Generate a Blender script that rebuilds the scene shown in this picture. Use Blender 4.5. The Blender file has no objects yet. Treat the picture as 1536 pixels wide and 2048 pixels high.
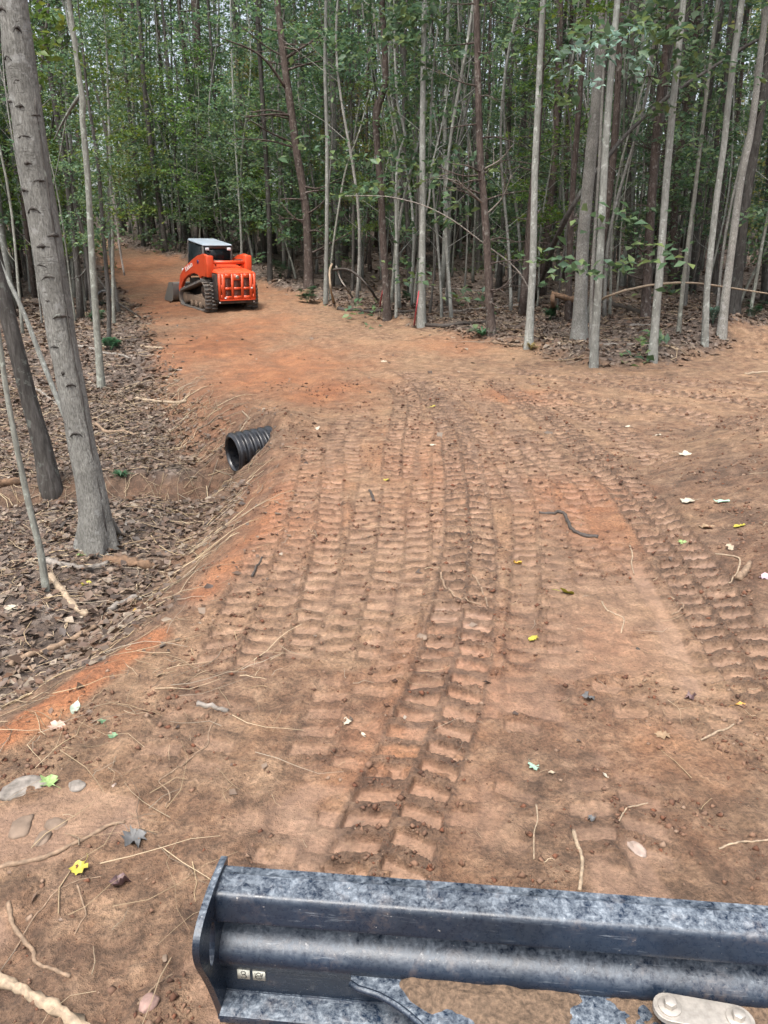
import bpy, bmesh, math, random
import numpy as np
from mathutils import Vector, Matrix

# ------------------------------------------------------------------ camera, sky, sun, exposure
SC = bpy.context.scene
COL = SC.collection
CAM_H, PITCH, FPX = 2.2, math.radians(19.0), 1538.0
cam_d = bpy.data.cameras.new('camera'); cam = bpy.data.objects.new('camera', cam_d); COL.objects.link(cam)
cam.location = (0, 0, CAM_H); cam.rotation_euler = (math.radians(90) - PITCH, 0, 0)
cam_d.sensor_fit = 'VERTICAL'; cam_d.sensor_height = 36.0; cam_d.lens = 36.0 * FPX / 2048.0
cam_d.clip_start = 0.05; cam_d.clip_end = 600
SC.camera = cam

SUN_EL, SUN_AZ = math.radians(66), math.radians(205)     # azimuth measured from +Y towards +X
world = bpy.data.worlds.new('World'); SC.world = world; world.use_nodes = True
wn = world.node_tree.nodes; wl = world.node_tree.links
wn.clear()
w_out = wn.new('ShaderNodeOutputWorld'); w_bg = wn.new('ShaderNodeBackground')
w_sky = wn.new('ShaderNodeTexSky'); w_sky.sky_type = 'NISHITA'; w_sky.sun_disc = False
w_sky.sun_elevation = SUN_EL; w_sky.sun_rotation = SUN_AZ
w_sky.air_density = 1.0; w_sky.dust_density = 6.0; w_sky.ozone_density = 1.0
w_hs = wn.new('ShaderNodeHueSaturation'); w_hs.inputs['Saturation'].default_value = 0.5
wl.new(w_sky.outputs[0], w_hs.inputs['Color']); wl.new(w_hs.outputs[0], w_bg.inputs[0]); wl.new(w_bg.outputs[0], w_out.inputs[0])
w_bg.inputs[1].default_value = 0.15

sun_d = bpy.data.lights.new('sun', 'SUN'); sun = bpy.data.objects.new('sun', sun_d); COL.objects.link(sun)
sun_d.energy = 1.5; sun_d.angle = math.radians(16); sun_d.color = (1.0, 0.96, 0.9)
_sd = Vector((math.sin(SUN_AZ) * math.cos(SUN_EL), math.cos(SUN_AZ) * math.cos(SUN_EL), math.sin(SUN_EL)))
sun.rotation_euler = _sd.to_track_quat('Z', 'Y').to_euler()

SC.view_settings.view_transform = 'Standard'; SC.view_settings.look = 'None'
SC.view_settings.gamma = 1.0; SC.view_settings.use_curve_mapping = False
SC.view_settings.exposure = 1.3
SC.render.engine = 'CYCLES'
SC.cycles.use_denoising = True
SC.cycles.max_bounces = 6; SC.cycles.diffuse_bounces = 3; SC.cycles.glossy_bounces = 2
SC.cycles.transmission_bounces = 4; SC.cycles.transparent_max_bounces = 8
SC.cycles.caustics_reflective = False; SC.cycles.caustics_refractive = False

RNG = np.random.RandomState(7); random.seed(7)

# ------------------------------------------------------------------ helpers
def link(o, parent=None):
    COL.objects.link(o)
    if parent is not None: o.parent = parent
    return o

def tag(o, label=None, cat=None, group=None, kind=None):
    if label: o['label'] = label
    if cat: o['category'] = cat
    if group: o['group'] = group
    if kind: o['kind'] = kind
    return o

def empty(name, loc, label=None, cat=None, group=None):
    o = bpy.data.objects.new(name, None); o.location = loc; o.empty_display_size = 0.1
    COL.objects.link(o); return tag(o, label, cat, group)

def mesh_np(name, V, F, mat=None, smooth=False):
    """mesh from arrays; F is (n,3) or (n,4), or a list of such arrays"""
    V = np.asarray(V, dtype=np.float32)
    Fs = F if isinstance(F, list) else [F]
    Fs = [np.asarray(f, dtype=np.int32) for f in Fs if len(f)]
    me = bpy.data.meshes.new(name)
    me.vertices.add(len(V)); me.vertices.foreach_set('co', V.ravel())
    loops = np.concatenate([f.ravel() for f in Fs])
    tot = np.concatenate([np.full(len(f), f.shape[1], np.int32) for f in Fs])
    start = np.concatenate([[0], np.cumsum(tot)[:-1]]).astype(np.int32)
    me.loops.add(len(loops)); me.loops.foreach_set('vertex_index', loops)
    me.polygons.add(len(tot)); me.polygons.foreach_set('loop_start', start)
    me.polygons.foreach_set('loop_total', tot)
    if smooth: me.polygons.foreach_set('use_smooth', np.ones(len(tot), bool))
    me.update(calc_edges=True)
    if mat: me.materials.append(mat)
    return me

def ob(name, me, parent=None, loc=None):
    o = bpy.data.objects.new(name, me)
    if loc is not None: o.location = loc
    return link(o, parent)

class MB:
    """collects shapes into one mesh"""
    def __init__(s): s.V = []; s.Q = []; s.T = []; s.P = []; s.n = 0
    def add(s, V, Q=None, T=None):
        V = np.asarray(V, float)
        if Q is not None and len(Q): s.Q.append(np.asarray(Q, int) + s.n)
        if T is not None and len(T): s.T.append(np.asarray(T, int) + s.n)
        s.V.append(V); s.n += len(V); return s
    def box(s, c, size, rot=None):
        x, y, z = [v / 2 for v in size]
        V = np.array([(-x,-y,-z),(x,-y,-z),(x,y,-z),(-x,y,-z),(-x,-y,z),(x,-y,z),(x,y,z),(-x,y,z)])
        if rot is not None: V = V @ np.array(rot).T
        return s.add(V + np.array(c), [(0,3,2,1),(4,5,6,7),(0,1,5,4),(1,2,6,5),(2,3,7,6),(3,0,4,7)])
    def tube(s, P, R, n=6, cap=True, seed=None, jit=0.0):
        V, Q, T = tube_arrays(P, R, n, cap, seed, jit); return s.add(V, Q, T)
    def build(s, name, mat, parent=None, smooth=False, bevel=0.0, loc=None):
        V = np.concatenate(s.V); F = []
        if s.Q: F.append(np.concatenate(s.Q))
        if s.T: F.append(np.concatenate(s.T))
        o = ob(name, mesh_np(name, V, F, mat, smooth), parent, loc)
        if bevel:
            m = o.modifiers.new('bevel', 'BEVEL'); m.width = bevel; m.segments = 2; m.limit_method = 'ANGLE'; m.angle_limit = math.radians(35)
        return o

def tube_arrays(P, R, n=6, cap=True, seed=None, jit=0.0):
    P = np.asarray(P, float); R = np.broadcast_to(np.asarray(R, float), (len(P),))
    tang = np.gradient(P, axis=0); tang /= np.linalg.norm(tang, axis=1)[:, None] + 1e-9
    up = np.array([0, 0, 1.0]) if abs(tang[0, 2]) < 0.9 else np.array([1.0, 0, 0])
    u = np.cross(tang[0], up); u /= np.linalg.norm(u)
    a = np.linspace(0, 2 * np.pi, n, endpoint=False); V = []
    rs = np.random.RandomState(seed or 0)
    for i in range(len(P)):
        u = u - tang[i] * np.dot(u, tang[i]); u /= np.linalg.norm(u) + 1e-9
        w = np.cross(tang[i], u)
        r = R[i] * (1 + (jit * rs.randn(n) if jit else 0))
        V.append(P[i] + np.outer(np.cos(a) * r, u) + np.outer(np.sin(a) * r, w))
    V = np.concatenate(V)
    i = np.arange(len(P) - 1)[:, None] * n; k = np.arange(n)[None, :]; k2 = (k + 1) % n
    Q = np.stack([i + k, i + k2, i + n + k2, i + n + k], -1).reshape(-1, 4)
    T = []
    if cap:
        m = len(V); V = np.concatenate([V, P[:1], P[-1:]]); b = (len(P) - 1) * n
        for j in range(n):
            T.append((m, (j + 1) % n, j)); T.append((m + 1, b + j, b + (j + 1) % n))
    return V, Q, T

def smooth_path(P, m=6):
    """Catmull-Rom through the points"""
    P = np.asarray(P, float)
    if len(P) < 3: 
        t = np.linspace(0, 1, m + 1)[:, None]; return P[0] * (1 - t) + P[-1] * t
    Q = np.concatenate([[2 * P[0] - P[1]], P, [2 * P[-1] - P[-2]]]); out = []
    for i in range(1, len(Q) - 2):
        p0, p1, p2, p3 = Q[i - 1:i + 3]
        for t in np.linspace(0, 1, m, endpoint=False):
            out.append(0.5 * (2 * p1 + (p2 - p0) * t + (2 * p0 - 5 * p1 + 4 * p2 - p3) * t * t + (3 * p1 - p0 - 3 * p2 + p3) * t ** 3))
    out.append(P[-1]); return np.array(out)

_TAB = np.random.RandomState(11).rand(256, 256)
def vnoise(x, y, s=1.0, o=0):
    x = np.asarray(x, float) / s + o * 17.31; y = np.asarray(y, float) / s + o * 9.77
    ix = np.floor(x).astype(int); iy = np.floor(y).astype(int); fx = x - ix; fy = y - iy
    fx = fx * fx * (3 - 2 * fx); fy = fy * fy * (3 - 2 * fy)
    a = _TAB[ix & 255, iy & 255]; b = _TAB[(ix + 1) & 255, iy & 255]; c = _TAB[ix & 255, (iy + 1) & 255]; d = _TAB[(ix + 1) & 255, (iy + 1) & 255]
    return (a * (1 - fx) + b * fx) * (1 - fy) + (c * (1 - fx) + d * fx) * fy - 0.5
def fbm(x, y, s, n=4, o=0):
    r = 0.0; a = 1.0
    for i in range(n): r = r + a * vnoise(x + 3.1 * i, y - 1.7 * i, s, o + i); a *= 0.5; s *= 0.47
    return r
def sstep(a, b, x):
    t = np.clip((np.asarray(x, float) - a) / (b - a), 0, 1); return t * t * (3 - 2 * t)

# ------------------------------------------------------------------ materials
class NT:
    def __init__(s, name):
        s.m = bpy.data.materials.new(name); s.m.use_nodes = True; s.t = s.m.node_tree; s.n = s.t.nodes; s.l = s.t.links
        s.n.clear(); s.out = s.n.new('ShaderNodeOutputMaterial'); s.b = s.n.new('ShaderNodeBsdfPrincipled')
        s.l.new(s.b.outputs[0], s.out.inputs[0]); s.co = None
    def put(s, inp, v):
        if hasattr(v, 'is_linked') or hasattr(v, 'links'): s.l.new(v, inp)
        elif isinstance(v, (tuple, list)) and len(v) == 3 and inp.type == 'RGBA': inp.default_value = (*v, 1)
        else: inp.default_value = v
    def coord(s, kind='Object'):
        if s.co is None: s.co = s.n.new('ShaderNodeTexCoord')
        return s.co.outputs[kind]
    def map(s, scale=(1, 1, 1), vec=None, loc=None):
        m = s.n.new('ShaderNodeMapping'); s.put(m.inputs['Vector'], vec if vec is not None else s.coord())
        m.inputs['Scale'].default_value = scale
        if loc is not None: s.put(m.inputs['Location'], loc)
        return m.outputs[0]
    def noise(s, scale, detail=4, rough=0.55, vec=None, dist=0.0):
        k = s.n.new('ShaderNodeTexNoise'); k.inputs['Scale'].default_value = scale; k.inputs['Detail'].default_value = detail
        k.inputs['Roughness'].default_value = rough; k.inputs['Distortion'].default_value = dist
        s.put(k.inputs['Vector'], vec if vec is not None else s.coord()); return k.outputs['Fac']
    def voro(s, scale, vec=None, out='Distance', rand=1.0):
        k = s.n.new('ShaderNodeTexVoronoi'); k.inputs['Scale'].default_value = scale; k.inputs['Randomness'].default_value = rand
        s.put(k.inputs['Vector'], vec if vec is not None else s.coord()); return k.outputs[out]
    def ramp(s, fac, stops, interp='LINEAR'):
        k = s.n.new('ShaderNodeValToRGB'); s.put(k.inputs[0], fac); r = k.color_ramp; r.interpolation = interp
        while len(r.elements) < len(stops): r.elements.new(0.5)
        for e, (p, c) in zip(r.elements, stops):
            e.position = p; e.color = (*c, 1) if isinstance(c, tuple) else (c, c, c, 1)
        return k.outputs[0]
    def mix(s, fac, a, b, mode='MIX'):
        k = s.n.new('ShaderNodeMix'); k.data_type = 'RGBA'; k.blend_type = mode
        s.put(k.inputs[0], fac); s.put(k.inputs[6], a); s.put(k.inputs[7], b); return k.outputs[2]
    def math(s, op, a, b=0.0, clamp=False):
        k = s.n.new('ShaderNodeMath'); k.operation = op; k.use_clamp = clamp; s.put(k.inputs[0], a); s.put(k.inputs[1], b); return k.outputs[0]
    def bump(s, h, strength=0.5, dist=0.01, normal=None):
        k = s.n.new('ShaderNodeBump'); k.inputs['Strength'].default_value = strength; k.inputs['Distance'].default_value = dist
        s.put(k.inputs['Height'], h)
        if normal is not None: s.put(k.inputs['Normal'], normal)
        return k.outputs[0]
    def attr(s, name, out='Fac'):
        k = s.n.new('ShaderNodeAttribute'); k.attribute_name = name; return k.outputs[out]
    def set(s, **kw):
        for k, v in kw.items(): s.put(s.b.inputs[{'col': 'Base Color', 'rough': 'Roughness', 'metal': 'Metallic', 'normal': 'Normal', 'spec': 'Specular IOR Level', 'coat': 'Coat Weight'}[k]], v)
        return s.m

def mat_bark(name, dark, mid, light, vs=(30, 30, 3), rings=0.0, lichen=None, bumpd=0.012, rough_s=1.0):
    t = NT(name)
    oi = t.n.new('ShaderNodeObjectInfo'); off = t.n.new('ShaderNodeVectorMath'); off.operation = 'ADD'
    t.l.new(t.coord(), off.inputs[0]); mul = t.math('MULTIPLY', oi.outputs['Random'], 37.0); t.l.new(mul, off.inputs[1]); v = off.outputs[0]
    f = t.noise(1.0, 6, 0.65, t.map(vs, v), 0.4)
    big = t.noise(2.2, 3, 0.5, v)
    c = t.ramp(f, [(0.28, dark), (0.5, mid), (0.72, light)])
    c = t.mix(t.ramp(big, [(0.35, 0.0), (0.7, 0.55)]), c, dark, 'MIX')
    h = f
    if rings:
        r = t.noise(1.0, 4, 0.7, t.map((7, 7, 26), v), 1.2)
        rr = t.ramp(r, [(0.58, 0.0), (0.68, 1.0)])
        c = t.mix(t.math('MULTIPLY', rr, rings), c, tuple(k * 0.45 for k in mid)); h = t.math('SUBTRACT', h, t.math('MULTIPLY', rr, 0.35))
    if lichen:
        k = t.noise(9, 5, 0.7, v); c = t.mix(t.ramp(k, [(0.56, 0.0), (0.64, 0.75)]), c, lichen)
    # every tree its own tone
    hv = t.n.new('ShaderNodeHueSaturation'); t.l.new(c, hv.inputs['Color'])
    t.put(hv.inputs['Value'], t.math('ADD', t.math('MULTIPLY', oi.outputs['Random'], 0.5), 0.75))
    return t.set(col=hv.outputs[0], rough=0.88, normal=t.bump(h, 0.9, bumpd), spec=0.25)

M = {}
M['bark_grey'] = mat_bark('grey bark', (0.085, 0.082, 0.074), (0.215, 0.21, 0.19), (0.38, 0.375, 0.345), (90, 90, 24), 0.4, (0.3, 0.3, 0.285), 0.012)
M['bark_pale'] = mat_bark('pale lichened bark', (0.13, 0.13, 0.115), (0.25, 0.255, 0.235), (0.38, 0.39, 0.36), (45, 45, 10), 0.55, (0.42, 0.45, 0.41), 0.006)
M['bark_dark'] = mat_bark('dark bark', (0.03, 0.027, 0.024), (0.08, 0.073, 0.066), (0.15, 0.14, 0.13), (26, 26, 4), 0.0, (0.16, 0.17, 0.15), 0.02)
M['bark_pine'] = mat_bark('flaky pine bark', (0.028, 0.021, 0.018), (0.082, 0.062, 0.053), (0.155, 0.125, 0.11), (28, 28, 9), 0.0, (0.2, 0.19, 0.17), 0.025)
M['bark_sap'] = mat_bark('green grey sapling bark', (0.10, 0.10, 0.085), (0.19, 0.19, 0.165), (0.30, 0.31, 0.27), (40, 40, 12), 0.3, (0.33, 0.36, 0.31), 0.004)

def mat_leaf(name, cols, transl=0.45, rough=0.45, spec=0.4):
    t = NT(name); g = t.n.new('ShaderNodeNewGeometry'); oi = t.n.new('ShaderNodeObjectInfo')
    r = g.outputs['Random Per Island']
    n = len(cols); c = t.ramp(r, [(i / max(1, n - 1), k) for i, k in enumerate(cols)])
    hv = t.n.new('ShaderNodeHueSaturation'); t.l.new(c, hv.inputs['Color'])
    t.put(hv.inputs['Value'], t.math('ADD', t.math('MULTIPLY', oi.outputs['Random'], 0.5), 0.75))
    t.put(hv.inputs['Hue'], t.math('ADD', t.math('MULTIPLY', oi.outputs['Random'], 0.03), 0.485))
    t.set(col=hv.outputs[0], rough=rough, spec=spec)
    if transl:
        tr = t.n.new('ShaderNodeBsdfTranslucent'); t.l.new(hv.outputs[0], tr.inputs[0])
        mx = t.n.new('ShaderNodeMixShader'); mx.inputs[0].default_value = transl
        t.l.new(t.b.outputs[0], mx.inputs[1]); t.l.new(tr.outputs[0], mx.inputs[2]); t.l.new(mx.outputs[0], t.out.inputs[0])
    return t.m
M['leaf'] = mat_leaf('green leaves', [(0.062, 0.12, 0.055), (0.09, 0.165, 0.08), (0.085, 0.15, 0.1), (0.125, 0.2, 0.085), (0.175, 0.235, 0.085), (0.13, 0.2, 0.145)])
M['leaf_bright'] = mat_leaf('bright leaves', [(0.07, 0.14, 0.03), (0.11, 0.19, 0.035), (0.09, 0.16, 0.04), (0.2, 0.24, 0.04)])
M['leaf_yellow'] = mat_leaf('autumn leaves', [(0.14, 0.17, 0.04), (0.26, 0.24, 0.06), (0.3, 0.24, 0.1), (0.1, 0.15, 0.04)])
M['leaf_teal'] = mat_leaf('pale underside leaves', [(0.13, 0.22, 0.17), (0.2, 0.32, 0.26), (0.1, 0.17, 0.11), (0.26, 0.37, 0.31)], 0.3)
M['needle'] = mat_leaf('pine needles', [(0.03, 0.06, 0.022), (0.045, 0.085, 0.03), (0.05, 0.075, 0.04)], 0.2)
M['fern'] = mat_leaf('fern green', [(0.03, 0.09, 0.035), (0.05, 0.13, 0.06), (0.04, 0.11, 0.05)], 0.35)
M['litter'] = mat_leaf('dead leaves', [(0.05, 0.033, 0.025), (0.15, 0.1, 0.068), (0.08, 0.052, 0.037), (0.22, 0.165, 0.12), (0.045, 0.034, 0.029), (0.13, 0.075, 0.045), (0.18, 0.13, 0.092), (0.065, 0.046, 0.036), (0.32, 0.265, 0.2)], 0.1, 0.55)

def mat_plain(name, col, rough=0.6, metal=0.0, var=0.25, scale=30, bump=0.0, spec=0.5):
    t = NT(name); f = t.noise(scale, 5, 0.6); lo = tuple(k * (1 - var) for k in col); hi = tuple(min(1, k * (1 + var)) for k in col)
    kw = dict(col=t.ramp(f, [(0.3, lo), (0.7, hi)]), rough=rough, metal=metal, spec=spec)
    if bump: kw['normal'] = t.bump(f, 0.6, bump)
    return t.set(**kw)
M['wood_pale'] = mat_plain('bare pale wood', (0.27, 0.205, 0.14), 0.75, 0, 0.4, 45, 0.004)
M['wood_root'] = mat_plain('root skin', (0.19, 0.13, 0.085), 0.8, 0, 0.45, 40, 0.004)
M['wood_grey'] = mat_plain('weathered wood', (0.17, 0.15, 0.13), 0.85, 0, 0.55, 22, 0.006)
M['wood_dark'] = mat_plain('wet dark wood', (0.045, 0.036, 0.03), 0.7, 0, 0.5, 24, 0.006)
M['wood_rot'] = mat_plain('rotten orange wood', (0.13, 0.078, 0.046), 0.9, 0, 0.5, 18, 0.01)
M['stone'] = mat_plain('stone', (0.15, 0.108, 0.078), 0.8, 0, 0.35, 14, 0.006)
M['stone_pink'] = mat_plain('pink stone', (0.24, 0.155, 0.13), 0.75, 0, 0.3, 25, 0.004)
M['stone_wet'] = mat_plain('wet quartz stone', (0.27, 0.21, 0.175), 0.3, 0, 0.4, 20, 0.004)
M['clod'] = mat_leaf('soil clods', [(0.1, 0.06, 0.038), (0.17, 0.1, 0.06), (0.23, 0.145, 0.09), (0.07, 0.043, 0.029), (0.18, 0.085, 0.044), (0.14, 0.085, 0.054), (0.3, 0.22, 0.15)], 0, 0.9, 0.2)
M['twig'] = mat_leaf('dry twigs', [(0.3, 0.22, 0.14), (0.2, 0.14, 0.095), (0.38, 0.29, 0.2), (0.12, 0.09, 0.07), (0.28, 0.23, 0.18)], 0, 0.8, 0.2)
M['red_paint'] = mat_plain('red ribbon', (0.36, 0.045, 0.055), 0.6, 0, 0.15)

# ------------------------------------------------------------------ terrain: one height function of the place
PY = np.array([-40, 0, 8, 14, 18, 22, 30, 40, 60, 80, 150, 400.]); PZ = np.array([0, 0, 0, .05, .2, .42, 1.0, 1.9, 3.8, 5.4, 8, 12.])
def prof(y): return sum(np.interp(np.asarray(y) + d, PY, PZ) for d in (-1.6, -.8, 0, .8, 1.6)) / 5
ROAD = np.array([(-2.9, -12), (-2.5, 0), (-2.3, 1.5), (-1.83, 3.12), (-1.64, 3.57), (-1.4, 4.12), (-1.22, 4.93), (-1.02, 5.93), (-1.0, 7.04), (-1.1, 8.2),
                 (-1.5, 9.9), (-2.24, 11.5), (-3.16, 13.2), (-4.81, 17.2), (-6.9, 22.9), (-9.97, 30.3), (-13.8, 39.4), (-22, 50.7), (-40, 64),
                 (-38, 68), (-19, 52.5), (-13.3, 41.7), (-10.75, 38.9), (-8.0, 35.2), (-4.46, 28.8), (-1.95, 24.2), (-0.11, 20.85), (1.23, 19.0), (2.93, 16.2), (3.82, 14.5),
                 (4.98, 14.55), (6.42, 15.3), (8.44, 17.2), (14, 20), (30, 24), (30, 8), (9, 5), (6, 0), (5, -12)])
def road_sd(x, y):
    """signed distance to the road outline, negative on the road"""
    x = np.asarray(x, float); y = np.asarray(y, float)
    d = np.full(x.shape, 1e9); ins = np.zeros(x.shape, bool)
    A = ROAD; B = np.roll(ROAD, -1, 0)
    for (ax, ay), (bx, by) in zip(A, B):
        ex, ey = bx - ax, by - ay
        t = np.clip(((x - ax) * ex + (y - ay) * ey) / (ex * ex + ey * ey), 0, 1)
        d = np.minimum(d, (x - ax - t * ex) ** 2 + (y - ay - t * ey) ** 2)
        c = ((ay > y) != (by > y)) & (x < ex * (y - ay) / (ey if ey else 1e-9) + ax); ins ^= c
    d = np.sqrt(d); return np.where(ins, -d, d)
def seg_t(x, y, P):
    """distance to a polyline and arc length along it"""
    best = np.full(np.shape(x), 1e9); s = np.zeros(np.shape(x)); lat = np.zeros(np.shape(x)); acc = 0.0
    for (ax, ay), (bx, by) in zip(P[:-1], P[1:]):
        ex, ey = bx - ax, by - ay; L = math.hypot(ex, ey)
        t = np.clip(((x - ax) * ex + (y - ay) * ey) / (L * L), 0, 1)
        dx, dy = x - ax - t * ex, y - ay - t * ey; d = np.hypot(dx, dy); m = d < best
        best = np.where(m, d, best); s = np.where(m, acc + t * L, s); lat = np.where(m, (dx * ey - dy * ex) / L, lat); acc += L
    return best, s, lat, acc
MOUTH = np.array([-1.9, 9.34]); OUTW = np.array([-0.83, -0.56]); OUTW = OUTW / np.linalg.norm(OUTW)
DITCH = [tuple(MOUTH - OUTW * 0.15), tuple(MOUTH + OUTW * 0.7), (-3.3, 8.95), (-4.6, 8.5), (-8, 7.4)]
def macro(x, y):
    x = np.asarray(x, float); y = np.asarray(y, float)
    z = prof(y); sd = road_sd(x, y)
    left = x < np.interp(y, [0, 12, 16, 30, 50], [0.5, 0.5, -1.5, -6.5, -18])
    drop = np.interp(y, [-5, 0, 3, 7, 10.5, 13, 17, 24, 40], [0.3, 0.35, 0.42, 0.55, 0.6, 0.3, 0.08, 0.0, -0.12])
    z = z - np.where(left, drop * sstep(-0.12, 1.0, sd), 0)
    z = z + np.where(~left & (y > 12), 0.16 * sstep(0, 0.5, sd) - 0.06 * sstep(0.7, 2.0, sd), 0)
    z = z + np.where(sd > 0, fbm(x, y, 3.2, 3, 3) * 0.22 * sstep(0.2, 2.5, sd), 0)
    # graded bank of loose soil at the right hand side
    xb = np.interp(y, [-5, 2, 4, 6, 7, 8, 9, 10, 11.5], [2.2, 2.1, 2.0, 2.2, 2.5, 2.9, 3.5, 4.4, 7.0])
    z = z + np.where(y < 12, 0.27 * np.minimum(1.5, np.maximum(0, x - xb)) * sstep(12, 9.5, y), 0)
    z = z + 0.5 * np.exp(-(((x - 7.6) / 1.8) ** 2 + ((y - 16.8) / 1.2) ** 2))
    # the outfall ditch of the culvert
    b, s, lat, L = seg_t(x, y, DITCH)
    z = z - 0.30 * sstep(0.62, 0.12, b) * sstep(0.3, -0.1, -sd)
    z = z + 0.17 * np.exp(-(((x + 1.35) / 0.5) ** 2 + ((y - 9.75) / 0.6) ** 2)) - 0.16 * np.exp(-(((x + 2.25) / 0.35) ** 2 + ((y - 8.85) / 0.35) ** 2))
    # crown and shallow hollows of the road
    z = z + np.where(sd < 0, fbm(x, y, 2.6, 2, 9) * 0.05 * sstep(0, -0.6, sd), 0)
    return z
_R = np.array([1.0, 0, 0]); _F = np.array([0, math.cos(PITCH), -math.sin(PITCH)]); _U = np.array([0, math.sin(PITCH), math.cos(PITCH)]); _C = np.array([0, 0, CAM_H])
def ray(px, py): return _F + _R * ((px - 768) / FPX) + _U * ((1024 - py) / FPX)
_TT = np.concatenate([np.linspace(1.0, 12, 900), np.linspace(12, 90, 1400)[1:]])
def at(px, py, up=0.0):
    """the place on the ground seen at a photo position"""
    d = ray(px, py); P = _C + _TT[:, None] * d
    h = P[:, 2] - macro(P[:, 0], P[:, 1]) - up
    i = int(np.argmax(h < 0)) if (h < 0).any() else len(_TT) - 1
    if i > 0 and h[i] < 0:
        f = h[i - 1] / (h[i - 1] - h[i]); t = _TT[i - 1] + f * (_TT[i] - _TT[i - 1])
    else: t = _TT[i]
    return _C + t * d
def at_y(px, py, Y):
    d = ray(px, py); return _C + d * (Y / d[1])

# crawler tracks printed into the road: centre line, half width, depth, freshness
def gpath(pts): return [tuple(at(*p)[:2]) for p in pts]
TRACKS = [
    (gpath([(700, 1850), (775, 1680), (810, 1580), (855, 1480), (890, 1390), (912, 1300), (928, 1200), (938, 1100), (935, 1010), (925, 930), (908, 860), (872, 800), (830, 760)]), 0.205, 0.027, 1.0),
    (gpath([(1570, 1430), (1500, 1330), (1440, 1240), (1385, 1150), (1325, 1070), (1262, 990), (1200, 925), (1130, 865), (1050, 805), (985, 760)]), 0.205, 0.027, 1.0),
    (gpath([(803, 960), (802, 905), (810, 850), (815, 800), (800, 765)]), 0.20, 0.024, 0.8),
    (gpath([(1085, 1420), (1075, 1300), (1078, 1180), (1075, 1080), (1062, 980), (1040, 900), (1000, 840), (950, 790)]), 0.20, 0.018, 0.6),
    (gpath([(560, 1330), (590, 1230), (618, 1120), (632, 1030), (640, 960), (648, 890)]), 0.23, 0.018, 0.62),
    (gpath([(700, 1330), (722, 1230), (745, 1130), (758, 1030), (765, 960)]), 0.23, 0.017, 0.58),
    (gpath([(1000, 742), (1150, 760), (1300, 782), (1536, 815), (1700, 830)]), 0.20, 0.024, 0.85),
    (gpath([(1080, 790), (1250, 812), (1400, 835), (1560, 868)]), 0.22, 0.024, 0.8),
    (gpath([(560, 1800), (600, 1700), (625, 1640), (650, 1570)]), 0.18, 0.016, 0.7),
    (gpath([(1310, 1480), (1290, 1350), (1240, 1230)]), 0.20, 0.012, 0.3),
    (gpath([(455, 1350), (505, 1230), (545, 1120), (580, 1010), (600, 930)]), 0.22, 0.016, 0.5),
    (gpath([(800, 1400), (835, 1280), (852, 1170), (860, 1080), (856, 1000)]), 0.20, 0.015, 0.5),
    (gpath([(1180, 1400), (1160, 1290), (1150, 1180), (1135, 1080), (1110, 990)]), 0.20, 0.014, 0.45),
    (gpath([(1330, 930), (1240, 870), (1150, 825), (1060, 785)]), 0.20, 0.02, 0.65),
    (gpath([(1130, 745), (1280, 757), (1450, 775), (1600, 790)]), 0.18, 0.018, 0.55),
    (gpath([(950, 1720), (975, 1600), (1000, 1500)]), 0.20, 0.013, 0.4),
    (gpath([(330, 1560), (420, 1420), (480, 1330)]), 0.22, 0.012, 0.35),
    (gpath([(1250, 1750), (1235, 1620), (1210, 1500)]), 0.2, 0.012, 0.35),
    (gpath([(640, 1560), (690, 1430), (715, 1330)]), 0.2, 0.013, 0.4),
    (gpath([(1022, 1010), (990, 940), (945, 870), (895, 810), (845, 765), (800, 740)]), 0.20, 0.022, 0.75),
    (gpath([(1190, 1020), (1125, 945), (1055, 885), (985, 825), (925, 780), (880, 750)]), 0.20, 0.020, 0.65),
    (gpath([(860, 1010), (862, 930), (868, 870), (880, 820), (910, 780)]), 0.19, 0.018, 0.55),
    (gpath([(690, 960), (685, 905), (692, 860), (720, 815)]), 0.20, 0.016, 0.45),
    (gpath([(1000, 1480), (1010, 1350), (1015, 1230), (1012, 1120)]), 0.20, 0.013, 0.35),
    (gpath([(1420, 1480), (1380, 1360), (1320, 1240), (1250, 1140), (1180, 1060)]), 0.20, 0.012, 0.3),
]
TRACKS = TRACKS[2:] + [TRACKS[1], TRACKS[0]]
def blob(x, y, px, py, r, fall=1.0, asp=1.0):
    c = at(px, py); return np.exp(-(((x - c[0]) / r) ** 2 + ((y - c[1]) / (r * asp)) ** 2) * fall)

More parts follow.
